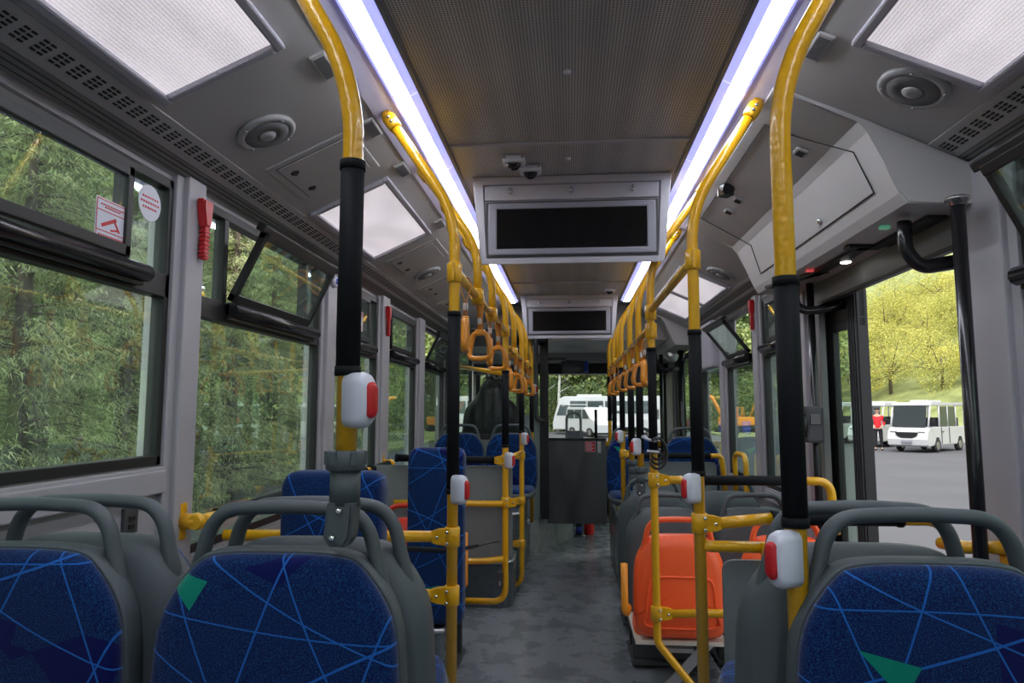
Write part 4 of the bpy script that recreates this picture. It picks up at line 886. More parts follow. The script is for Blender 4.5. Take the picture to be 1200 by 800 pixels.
# far blue seats on the wheel boxes, facing the camera
fs = make_seat('bus_seat', '', 'seat', 'blue seats on the wheel boxes', .44, 1.16-.55+.02, .06, pan=True, pan_y=.11, ped=False)
for i, (l, r_, lb) in enumerate([((-.93, 5.72, .55), PI, 'blue seat on the left wheel box by the window, facing the camera'), ((-.49, 5.72, .55), PI, 'blue seat on the left wheel box by the aisle, facing the camera'), ((.50, 5.6, .53), PI, 'blue seat on the right wheel box by the aisle, partly behind poles'), ((.955, 5.6, .53), PI, 'blue seat on the right wheel box by the window')]):
    put(fs, i == 0, l, r_, lb)
PR_ = [(3, 0, 8.3, 1), (3, 0, 9.9, 1), (1.1, .44, 11.1, 1), (.93, .44, 12.7, 1)]
prints(['bus_seat.%03d' % k_ for k_ in range(8, 12)])
# orange priority seats
so_ = make_seat('priority_seat', '', 'seat', 'orange priority seats', .385, .845, .345, shell='orange', cush=None, handle='orange', pan_y=.38, ped=False, back_panel=True)
for sx in (-1, 1): pass
bm = B(); bx(bm, (-.19, -.05, .322), (.19, .36, .34), .003); obj('base_board', bm, M['ply'], so_)
bm = B(); bx(bm, (-.07, .02, .27), (.06, .05, .288)); add_box(bm, (0, .12, .14), (.03, .012, .33), 0, Matrix.Rotation(.75, 3, 'Y')); add_box(bm, (.06, .2, .14), (.03, .012, .33), 0, Matrix.Rotation(.75, 3, 'Y')); bx(bm, (-.1, .1, 0), (.18, .24, .012)); obj('folding_bracket', bm, M['alu'], so_)
put(so_, True, (.455, 3.05, 0), 0, 'orange priority seat on the right beside the aisle, seen from behind')
s2 = dup(so_, (.90, 3.05, 0), 0, 'orange priority seat on the right by the wall, behind the grey board')
bm = B(); add_tube(bm, fillet([(-.215, -.03, .47), (-.235, -.09, .455), (-.235, -.09, .66)], .02), .014, 10, flat=.018); obj('armrest', bm, M['armorange'], so_)
l1 = make_seat('priority_seat', 'red orange priority seat on the left behind the blue pad, nearer', 'seat', 'orange priority seats', .44, .84, .31, shell='orangedark', cush=None, handle='orangedark', pan_y=.38, ped=True, back_panel=True)
l1.location = (-.76, 3.42, 0)
bm = B(); add_tube(bm, fillet([(.225, .0, .45), (.24, -.02, .45), (.24, -.03, .70)], .02), .012, 10, flat=.018); obj('armrest', bm, M['armorange'], l1)
dup(l1, (-.90, 4.22, .06), 0, 'red orange priority seat on the left, farther, only its top visible by the window')
# slate forward seats on the right
gs = make_seat('bus_seat', '', 'seat', 'slate forward facing seats on the right', .41, .865, .2, cush='fabric', pan_y=.40)
for i, (l, lb) in enumerate([((.475, 3.56, .02), 'slate seat back on the right beside the aisle under a socketed pole, nearer'), ((.91, 3.60, .02), 'slate seat back on the right by the window beyond the orange seats, nearer'), ((.475, 4.12, .04), 'slate seat back on the right beside the aisle, farther'), ((.90, 4.12, .04), 'slate seat back on the right by the window, farther')]):
    put(gs, i == 0, l, 0, lb)
# narrow padded backrests of the wheelchair place
def pad(x, y, z0, z1, w, lb):
    t = thing('padded_backrest', lb, 'backrest', (x, y, z0)); h = z1-z0; ww = w/2
    out = [(p.x, p.z) for p in fillet([(0, 0, 0), (ww, 0, 0), (ww, 0, h), (-ww, 0, h), (-ww, 0, 0), (0, 0, 0)], .045, 6)][:-1]
    bm = B(); add_dome(bm, out, [(.97, .045), (1, .035), (1, -.02), (.975, -.036), (.93, -.042), (.5, -.043)], (0, h/2)); obj('cushion', bm, M['fabric'], t).color = (1-.04, .13 if x < -.6 and z0 < .4 or z0 < .4 else 9, x*9, 1)
    bm = B(); bx(bm, (-ww*.8, .045, .02), (ww*.8, .06, h-.05), .004); bx(bm, (-ww*.5, .06, -(z0)+.0), (ww*.5, .10, h*.6), .004); obj('back_plate', bm, M['darkgrey'], t)
pad(-.66, 1.90, .55, 1.128, .285, 'navy patterned padded backrest with rounded top behind the near left seats')
pad(-.592, 3.04, .375, 1.13, .25, 'tall narrow navy patterned padded backrest behind the second left pole')
# wheel boxes and steps
def vbox(name, poly, z0, z1, lb, trimz=True, cat='box', mk='wheelbox'):
    t = thing(name, lb, cat, (0, 0, z0)); bm = B(); add_prism(bm, poly, 0, z1-z0, axis='z'); obj('body', bm, M[mk], t)
    if trimz:
        bm = B(); P = [Vector((p[0], p[1], z1-z0)) for p in poly]; add_tube(bm, P, .011, 8, closed=True, up=(0, 0, 1)); obj('edge_strip', bm, M['alu'], t)
    return t
def rpoly(x0, x1, y0, y1, s, r=.09):
    """box plan with the aisle side near corner rounded (s: aisle side +1 right, -1 left)"""
    if s > 0: P = [(x0, y1, 0), (x0, y0, 0), (x1, y0, 0), (x1, y1, 0)]
    else: P = [(x1, y1, 0), (x1, y0, 0), (x0, y0, 0), (x0, y1, 0)]
    return [(p.x, p.y) for p in fillet(P, [0, r], 8)]
vbox('step_box', rpoly(-1.17, -.53, 2.6, 3.9, 1, .05) if False else rpoly(-1.17, -.545, 2.98, 3.20, 1, .04), 0, .36, 'speckled slate step box with metal edge under the narrow padded backrest')
vbox('wheel_box', rpoly(-1.17, -.39, 4.62, 4.99, 1), 0, .29, 'low speckled front step of the left wheel box with metal edge')
vbox('wheel_box', rpoly(-1.17, -.375, 5.0, 6.05, 1, .05), 0, .55, 'tall speckled left wheel box under the blue seats')
vbox('wheel_box', rpoly(.345, 1.17, 4.75, 6.25, -1, .05), 0, .53, 'speckled right wheel box under the blue seats')
t = thing('seat_belt', 'black belt strap running from behind the near left seats to the hoop of the pole', 'belt', (-.72, 2.7, .75))
bm = B(); add_tube(bm, [(-.1, -.2, .09), (.0, -.1, .03), (.2, .3, -.06), (.27, .62, -.10)], .016, 8, flat=.006); obj('webbing', bm, M['black'], t)
bm = B(); add_tube(bm, [(.27, .62, -.10), (.31, .80, -.12), (.35, .98, -.14)], .006, 6, flat=.004); obj('cable', bm, M['darkgrey'], t)
t = thing('belt_buckle', 'small grey buckle hanging on the lower clamp of the left pole at the board', 'buckle', (-.385, 3.79, .40)); bm = B(); bx(bm, (-.016, -.02, -.06), (.016, .0, .03), .006); obj('body', bm, M['darkgrey'], t)
bm = B(); bx(bm, (-.006, -.023, -.045), (.006, -.018, -.02), .002); obj('button', bm, M['alu'], t)
t = thing('cable_bundle', 'bundle of black and white cable tied to the right row pole at seat height', 'cable', (.345, 2.915, 1.14))
for k in range(3):
    bm = B(); pts = [(.012+.03*math.sin(a)*(1+.15*k), -.022-.006*k, .045*math.cos(a)*(1.0+.2*k)-.01*k) for a in [PI*1.5*q/12-.6 for q in range(13)]]; add_tube(bm, pts, .0055, 6); obj('loop', bm, M['black'], t)
bm = B(); add_tube(bm, [(-.05, -.03, .05), (-.02, -.03, .035), (.01, -.02, .03)], .006, 8); add_tube(bm, [(-.03, -.03, -.01), (.02, -.025, -.015)], .005, 8); obj('plug', bm, M['white'], t)
# ---------------------------------------------------------------- cab and front
vbox('cab_platform', [(-1.17, 6.12), (-.36, 6.12), (-.36, 6.25), (.02, 7.15), (.02, 8.25), (-1.17, 8.25)], 0, .30, 'speckled slate platform under the cab with angled side', False, 'platform', 'platform')
t = thing('cab_partition', 'black framed glazed partition of the cab at the left', 'partition', (0, 6.42, .3)); bm = B(); bx(bm, (-1.15, -.02, 0), (-.46, .02, .72), .004); bx(bm, (-.46, -.02, 0), (-.28, .02, .95), .004); obj('lower_panel', bm, M['panelgrey'], t)
bm = B()
for a, b_ in (((-1.15, -.025, .72), (-.46, .025, .77)), ((-1.15, -.025, 1.6), (-.22, .025, 1.76)), ((-1.16, -.025, 0), (-1.10, .025, 1.7)), ((-.50, -.025, .6), (-.46, .025, 1.7)), ((-.28, -.025, -.0), (-.20, .025, 1.75))): bx(bm, a, b_, .005)
obj('frame', bm, M['black'], t)
bm = B(); bx(bm, (-1.10, -.004, .77), (-.5, .004, 1.6)); obj('pane', bm, M['clearglass'], t)
t = thing('cab_door', 'dark charcoal cab door panel standing across the aisle end', 'door', (-.235, 6.6, 0)); bm = B(); bx(bm, (0, -.02, .23), (.57, .02, 1.02), .01); obj('leaf', bm, M['cabgrey'], t)
bm = B(); bx(bm, (-.005, -.026, 1.005), (.575, .026, 1.03), .004); bx(bm, (-.02, -.026, 1.0), (.012, .026, 1.82), .003); bx(bm, (-.02, -.026, 1.77), (.20, .026, 1.80), .003); obj('frame', bm, M['black'], t)
bm = B(); add_tube(bm, [(.48, 0, 1.03), (.48, 0, 1.30)], .014, 10); obj('post', bm, M['blackgloss'], t)
bm = B(); bx(bm, (.375, -.024, .90), (.47, -.02, 1.0), .002); st = obj('red_sticker', bm, M['red'], t)
bm = B()
for k in range(5): bx(bm, (.385, -.0255, .915+k*.016), (.385+(.07 if k % 2 else .055), -.024, .921+k*.016))
for a, b_ in (((.375, .90), (.47, .903)), ((.375, .997), (.47, 1.0)), ((.375, .90), (.378, 1.0)), ((.467, .90), (.47, 1.0))): bx(bm, (a[0], -.0255, a[1]), (b_[0], -.024, b_[1]))
obj('print', bm, M['white'], st)
bm = B(); bx(bm, (.49, -.028, .89), (.525, -.02, 1.0), .004); bx(bm, (.50, -.034, .91), (.512, -.026, .98), .002); obj('latch', bm, M['alu'], t)
t = thing('dash_handrail', 'upright grey U shaped rail with a small plate before the windscreen', 'rail', (.02, 7.9, .86)); bm = B(); add_tube(bm, fillet([(-.06, 0, .0), (-.06, 0, .40), (.10, 0, .40), (.10, 0, .03)], .08, 8), .015, 10); obj('tube', bm, M['ring'], t)
bm = B(); bx(bm, (-.05, -.01, .08), (.13, .01, .2), .004); obj('plate', bm, M['bezel'], t)
t = thing('rear_view_mirror', 'boxy dark interior mirror under the windscreen header', 'mirror', (.04, 7.9, 1.85)); bm = B(); add_box(bm, (0, 0, -.06), (.27, .08, .15), .02, Matrix.Rotation(.06, 3, 'Y')); add_tube(bm, [(0, .02, .0), (0, .25, .02)], .02, 8); obj('housing', bm, M['darkgrey'], t)
bm = B(); add_box(bm, (-.02, -.042, -.06), (.2, .004, .12), .002); obj('glass', bm, M['carglass'], t)
bm = B(); add_box(bm, (.15, -.01, -.06), (.05, .08, .13), .01); obj('side_cap', bm, M['bluepaint'], t)
t = thing('driver_seat', 'tall driver seat wrapped in creased black plastic behind the cab glass', 'seat', (-.80, 7.0, .3)); bm = B()
o = smooth_loop([(0, 1.30), (.09, 1.28), (.13, 1.18), (.17, 1.12), (.27, 1.0), (.30, .8), (.30, .5), (.27, .45), (0, .45)]); add_dome(bm, o, [(.95, .1), (1, .06), (1, -.03), (.95, -.07), (.8, -.09), (.4, -.095)], (0, .8)); obj('backrest', bm, M['darkcloth'], t)
bm = B(); bx(bm, (-.26, .0, .38), (.26, .5, .5), .04); bx(bm, (-.15, .1, 0), (.15, .4, .38), .02); obj('seat_base', bm, M['darkcloth'], t)
t = thing('cab_notice', 'black notice with white rounded lettering marks on the cab window', 'notice', (-.80, 7.6, 1.66)); bm = B(); bx(bm, (-.14, 0, -.2), (.1, .008, .14), .002); obj('board', bm, M['black'], t)
bm = B()
for (x, z, wz) in ((-.09, .02, .09), (-.05, .0, .02)): bx(bm, (x, -.003, z-.01), (x+.02, 0, z+wz))
add_tube(bm, [(-.02+.035*math.cos(a), -.002, .03+.045*math.sin(a)) for a in [2*PI*k/14 for k in range(14)]], .006, 6, closed=True); add_tube(bm, [(.03, -.002, -.02), (.03, -.002, .08), (.07, -.002, .07), (.04, -.002, .02)], .006, 6)
add_tube(bm, [(-.09+.04*math.cos(a), -.002, -.06+.025*math.sin(a)) for a in [PI*k/8 for k in range(9)]], .006, 6); bx(bm, (-.02, -.003, -.075), (.06, 0, -.065)); bx(bm, (-.1, -.003, -.15), (-.06, 0, -.14)); obj('lettering', bm, M['white'], t)
t = thing('fire_extinguisher', 'red fire extinguisher standing on the floor past the cab door', 'extinguisher', (.185, 7.35, 0)); bm = B(); add_lathe(bm, [(.05, 0), (.056, .012), (.056, .33), (.045, .37), (.02, .39)], 20); obj('cylinder', bm, M['redpaint'], t)
bm = B(); add_lathe(bm, [(.018, .385), (.018, .43), (.01, .44)], 12); bx(bm, (-.06, -.01, .42), (.03, .01, .435), .003); add_tube(bm, fillet([(.02, 0, .41), (.07, 0, .4), (.068, 0, .2)], .03), .007, 8); obj('valve_and_hose', bm, M['black'], t)
t = thing('bottle', 'dark bottle with a blue base and green cap standing beside the red extinguisher', 'bottle', (.085, 7.3, 0)); bm = B(); add_lathe(bm, [(.03, 0), (.032, .01), (.032, .27), (.012, .30), (.012, .32)], 16); obj('body', bm, M['black'], t)
bm = B(); add_lathe(bm, [(.034, .02), (.034, .09)], 16); obj('label_band', bm, M['bluepaint'], t); bm = B(); add_lathe(bm, [(.02, .315), (.02, .345)], 12); obj('cap', bm, M['greenled'], t)
t = thing('support_post', 'thin pale post beside the red fire extinguisher', 'post', (.125, 7.25, 0)); bm = B(); add_tube(bm, [(0, 0, 0), (0, 0, .86)], .012, 10); obj('tube', bm, M['alu'], t); bm = B(); add_lathe(bm, [(.025, 0), (.025, .01)], 12); obj('foot', bm, M['alu'], t)
t = thing('dashboard', 'dark dashboard shelf under the windscreen', 'dashboard', (0, 8.3, 0)); bm = B(); add_prism(bm, [(0, .3), (0, .80), (.12, .9), (.4, .92), (.42, .3)], -1.18, .35, axis='x', bev=.01); obj('body', bm, M['darkgrey'], t)
bm = B(); bx(bm, (.5, .2, .0), (1.15, .4, .82), .02); obj('cabinet', bm, M['monitor'], t)
bm = B(); add_tube(bm, [(-.75+.22*math.cos(a), -.35+.06*math.sin(a), .98+.2*math.sin(a)) for a in [2*PI*k/24 for k in range(24)]], .015, 8, closed=True); add_tube(bm, [(-.75, -.35, .98), (-.75, .05, .8)], .03, 8); add_tube(bm, [(-.97, -.35, .98), (-.53, -.35, .98)], .014, 8); tag(obj('steering_wheel', bm, M['black']), 'black steering wheel behind the cab glass', 'steering wheel').location = (0, 8.25, 0)
# ---------------------------------------------------------------- outside
GZ = -.38
bm = B(); bx(bm, (-60, -30, GZ-.3), (120, 140, GZ)); o = obj('car_park', bm, M['asphalt']); o['kind'] = 'structure'
# hillside: rises to the right and beyond
def hill_h(x, y):
    d = max(0.0, (x-14)*.75 + (y-34)*.42 - 4) if x > -20 else 0
    d2 = max(0.0, y-62)
    hgt = 1.9*(1-math.exp(-d/5)) + .58*max(0, d-3) + .15*d2
    l = max(0.0, -x-9.5); hl = .35*l
    return min(60, max(hgt*(1 if x > 2 else 0) + .15*d2, hl))
bm = B(); NX, NY = 60, 60; g = []
for i in range(NX+1):
    r_ = []
    for j in range(NY+1):
        x = 10+100*i/NX; y = -25+160*j/NY; d = (x-16)*.72+(y-30)*.22; d = max(0, d-5); h = min(38, .12*min(d, 2)+.62*max(0, d-2))
        r_.append(bm.verts.new((x, y, GZ-.05+h+random.uniform(-.1, .1)*min(1, d))))
    g.append(r_)
for i in range(NX):
    for j in range(NY): bm.faces.new((g[i][j], g[i+1][j], g[i+1][j+1], g[i][j+1])).smooth = True
o = obj('hillside', bm, M['grass']); o['kind'] = 'structure'
def ground(x, y):
    if x < 10: return GZ
    d = max(0, (x-16)*.72+(y-30)*.22-5); return GZ-.1+min(38, .12*min(d, 2)+.62*max(0, d-2))
bm = B(); bx(bm, (-70, -20, GZ), (-7.0, 60, GZ+.12)); o = obj('verge', bm, M['grass']); o['kind'] = 'structure'
bm = B(); add_prism(bm, [(-80, 51), (90, 62), (90, 120), (-80, 120)], GZ, GZ+.1, axis='z'); o = obj('verge', bm, M['grass']); o['kind'] = 'structure'
def leaf(bm, p, s, d=None, asp=.35):
    d = d or Vector((random.gauss(0, 1), random.gauss(0, 1), random.gauss(0, 1))); d.normalize(); w = d.cross(Vector((random.gauss(0, 1), random.gauss(0, 1), random.gauss(0, 1)))); w.normalize()
    a = bm.verts.new(p-w*s*asp); b_ = bm.verts.new(p+w*s*asp); c = bm.verts.new(p+d*s); bm.faces.new((a, b_, c))
def conifer_mesh(seed, h=7.5, rad=2.0, n=190):
    random.seed(seed); f = B(); tr = B(); add_tube(tr, [(0, 0, 0), (.05, 0, h*.5), (0, 0, h*.98)], [.13, .08, .015], 8)
    for i in range(n):
        z = .25+(h-.4)*(i/n)**1.15; R = rad*(1-z/h)**.75*random.uniform(.65, 1.08); a = random.uniform(0, 2*PI); dirx = Vector((math.cos(a), math.sin(a), 0))
        P = []; m_ = 9
        for k in range(m_+1):
            u = k/m_; P.append(dirx*R*u + Vector((0, 0, z + .25*R*u - .50*R*u*u)))
        add_tube(tr, P[::3]+[P[-1]], [.022, .016, .010, .005][:len(P[::3]+[P[-1]])], 4, caps=False)
        for k in range(2, m_+1):
            for q in range(44):
                p = P[k]+Vector((random.gauss(0, .08), random.gauss(0, .08), random.gauss(0, .04)))
                dd = dirx*.5+Vector((random.gauss(0, .55), random.gauss(0, .55), -.75+random.gauss(0, .3))); leaf(f, p, random.uniform(.045, .12), dd, .065)
    return f, tr
def crown_mesh(seed, rad, n, leafs, squash=.85, h=3.0):
    random.seed(seed); f = B(); tr = B(); add_tube(tr, [(0, 0, -.5), (.1, 0, h*.5), (0, .1, h)], [.16, .11, .06], 8)
    bl = []
    for i in range(11): bl.append((Vector((random.gauss(0, .45), random.gauss(0, .45), random.gauss(0, .4)*squash))*rad + Vector((0, 0, h)), rad*random.uniform(.35, .6)))
    for c, r_ in bl: add_tube(tr, [(0, 0, h*.6), (c+Vector((0, 0, h*.6)))/2, c], [.06, .04, .015], 5)
    for i in range(n):
        c, r_ = random.choice(bl); v = Vector((random.gauss(0, 1), random.gauss(0, 1), random.gauss(0, 1))); v.normalize(); p = c+v*r_*random.uniform(.75, 1.05); leaf(f, p, leafs*random.uniform(.6, 1.3), None, .45)
    return f, tr
def tree(nm, fm, lm, bmk, lb, group):
    t = thing(nm, lb, 'tree', group=group); obj('foliage', fm[0], M[lm], t); obj('trunk', fm[1], M[bmk], t); return t
def put_tree(src, used, x, y, s, rz, lb, z=None):
    r = src if not used else dup(src); r.location = (x, y, (ground(x, y) if z is None else z)); r.rotation_euler = (0, 0, rz); r.scale = (s, s, s*random.uniform(.9, 1.12)); r['label'] = lb; return r
con = [tree('conifer', conifer_mesh(s_), 'conifer', 'bark', '', 'conifers beside the left windows') for s_ in (3, 5)]
random.seed(21); k = 0
for row, (x0, ys, lbl) in enumerate(((-5.3, [-.5, 2.2, 4.6, 7.0, 9.6, 12.6, 16, 20, 25], 'drooping olive conifer in the front row outside the left windows'), (-9.5, [3, 5.5, 8, 11, 14], 'conifer deep in the stand beyond the left windows'), (-7.4, [.2, 3.4, 6.0, 8.6, 11.4, 14.8, 19, 24, 30], 'conifer in the back row outside the left windows'))):
    for y in ys:
        put_tree(con[k % 2], k >= 2, x0+random.uniform(-.5, .3)-(y-2)*(.13 if row == 0 else .18), y, random.uniform(.9, 1.15), random.uniform(0, 6), lbl, GZ); k += 1
spr = [tree('spring_tree', crown_mesh(s_, 2.3, 9000, .085, 1.15, 2.6), 'spring', 'bark', '', 'spring trees on the hillside') for s_ in (1, 2, 14)]
grn = [tree('broadleaf_tree', crown_mesh(s_, 2.8, 10000, .17, h=4.2), 'green', 'bark', '', 'green trees behind the parked vehicles') for s_ in (4, 6)]
pin = [tree('pine_tree', crown_mesh(s_, 2.2, 9000, .15, 1.7, 5.5), 'dark', 'bark', '', 'dark pines behind the parked bus') for s_ in (8, 9)]
random.seed(5); k = 0
def hillpos(n, xr, yr, dmin, ok=lambda x, y: True):
    P = []; tries = 0
    while len(P) < n and tries < 9000:
        tries += 1; x = random.uniform(*xr); y = random.uniform(*yr); d = (x-16)*.72+(y-30)*.22-5
        if d > 5.0+3*random.random() and ok(x, y) and all((x-a)**2+(y-b_)**2 > dmin*dmin for a, b_ in P): P.append((x, y))
    return P
for x, y in hillpos(270, (20, 70), (2, 80), 1.9):
    put_tree(spr[k % 3], k >= 3, x, y, random.uniform(.5, 1.05), random.uniform(0, 6), 'yellow green spring tree on the hillside seen through the open door and right windows'); k += 1
# bare grey trees on the hill foot
def bare_mesh(seed):
    random.seed(seed); f = B(); tr = B()
    def br(p, d, l, r_, dep):
        q = p+d*l; add_tube(tr, [p, (p+q)/2+Vector((random.gauss(0, .03), random.gauss(0, .03), 0)), q], [r_, r_*.8, r_*.6], 5, caps=False)
        if dep == 0:
            for i in range(9): leaf(f, q+Vector((random.gauss(0, .15),)*3), random.uniform(.15, .35), d+Vector((random.gauss(0, .5), random.gauss(0, .5), random.gauss(0, .5))), .06)
            return
        for i in range(3 if dep > 1 else 4): nd = d+Vector((random.gauss(0, .45), random.gauss(0, .45), random.gauss(.1, .25))); nd.normalize(); br(q, nd, l*random.uniform(.62, .85), r_*.62, dep-1)
    for i in range(3): d = Vector((random.gauss(0, .25), random.gauss(0, .25), 1)); d.normalize(); br(Vector((0, 0, 0)), d, 1.3, .11, 4)
    return f, tr
bt = tree('bare_tree', bare_mesh(3), 'twig', 'bark', '', 'bare grey trees on the hillside')
for i, (x, y) in enumerate([(24.5, 34.5), (26.5, 29.5), (26, 41), (25.5, 25), (28.5, 36)]): put_tree(bt, i > 0, x, y, random.uniform(1.0, 1.3), random.uniform(0, 6), 'bare grey branching tree at the foot of the slope beyond the open door')
bsh = [tree('bush', crown_mesh(s_, 1.7, 14000, .075, .8, 1.2), 'dark' if s_ == 12 else 'green', 'bark', '', 'dense bushes under the tree belt') for s_ in (11, 12)]
for i in range(16): put_tree(bsh[i % 2], i > 1, -20+2.3*i+random.uniform(-.4, .4), 53+.1*i+random.uniform(-1, 1), random.uniform(1.1, 1.6), random.uniform(0, 6), 'dense green bush filling the foot of the tree belt beyond the parked vehicles', GZ)
for i in range(16): put_tree(bsh[i % 2], True, -9.5-.15*i+random.uniform(-.8, .8), .5+2.4*i, random.uniform(1.2, 1.7), random.uniform(0, 6), 'dense green bush behind the conifers on the left', GZ)
bm = B(); add_prism(bm, [(-90, 66), (70, 66), (70, 116), (-90, 116)], GZ, GZ+1, axis='z')
for v in bm.verts:
    if v.co.z > GZ+.5: v.co.z = GZ+.1+(v.co.y-66)*.5
o = obj('rear_slope', bm, M['grass']); o['kind'] = 'structure'
k = 0
for x, y in [(-38+4.2*i+random.uniform(-2, 2), 70+random.uniform(-2, 6)) for i in range(14)]: put_tree(pin[0], True, x, y, random.uniform(1.6, 2.3), random.uniform(0, 6), 'dark pine on the slope far behind the tree belt', GZ+(y-66)*.5)
for x, y in [(-14+4.3*i+random.uniform(-1, 1), 56+random.uniform(-2, 3)) for i in range(8)]+[(-14+5.2*i, 62+random.uniform(-2, 3)) for i in range(6)]:
    put_tree(grn[k % 2] if k % 3 else pin[(k//3) % 2], not (k in (0, 1, 2, 3)), x, y, random.uniform(1.1, 1.7), random.uniform(0, 6), 'green tree in the belt behind the parked white bus, seen through the windscreen' if k % 3 else 'dark pine in the belt behind the parked white bus, seen through the windscreen', GZ); k += 1
for g_ in grn:
    if g_.location.length < .1: put_tree(g_, False, 15, 57, 1.3, 1, 'green tree at the right end of the belt behind the parked bus', GZ)
for i in range(9):
    x, y = -13-random.uniform(0, 5)-i*.6, 2+i*5.4; put_tree(grn[i % 2], True, x, y, random.uniform(1.2, 1.6), i, 'green tree far behind the conifers on the left', GZ)
for i, (x, y) in enumerate([(-1.9, 50.5), (-.9, 51), (-6.2, 44), (8.2, 51.5)]):
    t = thing('birch_tree', 'thin white birch trunk before the tree belt, %s' % ('leftmost in the windscreen', 'just left of the parked bus', 'seen through the cab window', 'behind the right end of the parked bus')[i], 'tree', (x, y, GZ)); random.seed(i)
    bm = B(); add_tube(bm, [(0, 0, 0), (.1, 0, 3), (.25, .1, 6.5), (.2, .1, 9)], [.13, .10, .07, .03], 8)
    for q in range(9): z = 3+q*.6; a = random.uniform(0, 6.28); add_tube(bm, [(.2, 0, z), (.2+1.2*math.cos(a), 1.2*math.sin(a), z+.5)], [.03, .01], 5)
    obj('trunk', bm, M['birch'], t); f = B()
    for q in range(500): a = random.uniform(0, 6.28); r_ = random.uniform(.2, 1.6); leaf(f, Vector((.2+r_*math.cos(a), r_*math.sin(a), random.uniform(4, 9))), .16, None, .45)
    obj('foliage', f, M['green'], t)
# vehicles
def wheel(t, x, y, r, wd=.16, hub='alu'):
    m_ = Matrix.Translation((x, y, r)) @ Matrix.Rotation(PI/2, 4, 'X'); bm = B(); add_lathe(bm, [(r*.62, -wd/2), (r*.94, -wd/2), (r, -wd*.3), (r, wd*.3), (r*.94, wd/2), (r*.62, wd/2)], 24, m_); w = obj('wheel', bm, M['tyre'], t)
    bm = B(); add_lathe(bm, [(r*.6, -wd*.53), (r*.5, -wd*.35), (r*.15, -wd*.5), (r*.15, wd*.5), (r*.5, wd*.35), (r*.6, wd*.53)], 20, m_)
    for k in range(5): a = 2*PI*k/5; add_box(bm, (x+r*.36*math.cos(a), y, r+r*.36*math.sin(a)), (r*.5, wd*1.04, r*.14), 0, Matrix.Rotation(-a, 3, 'Y'))
    obj('rim', bm, M[hub], w)
def shuttle():
    """local: front towards -X, length 3.9, width 1.5"""
    t = thing('electric_shuttle', '', 'minibus', group='white electric shuttles'); L = 4.0; hw = .74
    bm = B(); side = [(-.0, .30), (-.04, .55), (.05, .80), (.22, .98), (.55, 1.02), (.62, .95), (.62, .42), (3.9, .42), (3.98, .5), (3.98, .95), (3.72, .98), (3.72, .30), (3.45, .26), (3.4, .42), (2.9, .42), (2.85, .28), (1.25, .28), (1.2, .42), (.72, .42), (.62, .28), (.1, .24)]
    side = [(0, .30), (-.05, .52), (.04, .80), (.25, 1.0), (3.96, 1.0), (4.0, .5), (3.95, .28), (3.55, .28), (3.5, .48), (3.4, .62), (3.1, .62), (3.0, .48), (2.95, .28), (1.28, .28), (1.22, .48), (1.12, .62), (.82, .62), (.72, .48), (.66, .28), (.1, .24)]
    add_prism(bm, side, -hw, hw, bev=.03)
    obj('body', bm, M['bodywhite'], t)
    bm = B(); roof = [(.42, 1.86), (.62, 1.96), (3.9, 1.97), (4.02, 1.90), (4.0, 1.84), (.46, 1.82)]; add_prism(bm, roof, -hw*.98, hw*.98, bev=.025); bx(bm, (1.3, -.35, 1.97), (2.6, .35, 2.06), .03); obj('roof', bm, M['bodywhite'], t)
    for s in (-1, 1):
        for x0, x1 in ((.24, .52), (1.32, 1.32), (2.15, 2.15), (3.0, 3.0), (3.92, 3.95)):
            bm = B(); add_tube(bm, [(x0, s*.69, .98), (x1, s*.69, 1.85)], .035, 8); obj('pillar', bm, M['bodywhite'], t)
        bm = B(); bx(bm, (1.36, s*.70-.006, 1.02), (2.12, s*.70+.006, 1.8)); bx(bm, (2.2, s*.70-.006, 1.02), (2.96, s*.70+.006, 1.8)); obj('side_pane', bm, M['carglass'], t)
        bm = B(); bx(bm, (1.34, s*.75-.008, .34), (1.38, s*.75+.008, .98)); bx(bm, (2.13, s*.75-.008, .34), (2.17, s*.75+.008, .98)); bx(bm, (1.4, s*.76-.01, .80), (1.55, s*.76+.01, .83)); obj('door_seam', bm, M['darkgrey'], t)
        bm = B(); add_box(bm, (.06, s*.52, .78), (.06, .26, .12), .025, Matrix.Rotation(-.4, 3, 'Y')); obj('headlamp', bm, M['alu'], t)
        bm = B(); add_tube(bm, [(.3, s*.72, 1.25), (.2, s*.88, 1.3)], .012, 6); add_box(bm, (.2, s*.9, 1.28), (.05, .1, .2), .02); obj('wing_mirror', bm, M['black'], t)
        for x in (.97, 3.25): wheel(t, x, s*.66, .27)
    bm = B(); vs = [bm.verts.new(p) for p in ((.19, -.62, 1.0), (.19, .62, 1.0), (.43, .60, 1.83), (.43, -.60, 1.83))]; f = bm.faces.new(vs); bmesh.ops.solidify(bm, geom=[f], thickness=.01); obj('windscreen', bm, M['carglass'], t)
    bm = B(); add_prism(bm, [(-.42, .80), (.42, .80), (.36, .66), (.2, .58), (-.2, .58), (-.36, .66)], -.075, -.01, axis='x', bev=.01); obj('grille', bm, M['black'], t)
    bm = B(); bx(bm, (-.07, -.2, .38), (-.055, .2, .47), .004); obj('plate', bm, M['bezel'], t)
    for x in (1.0, 1.9, 2.8): 
        bm = B(); bx(bm, (x+.35, -.6, .62), (x+.75, .6, .95), .03); bx(bm, (x+.68, -.6, .9), (x+.78, .6, 1.35), .03); obj('bench', bm, M['darkgrey'], t)
    return t
sh = shuttle(); random.seed(2)
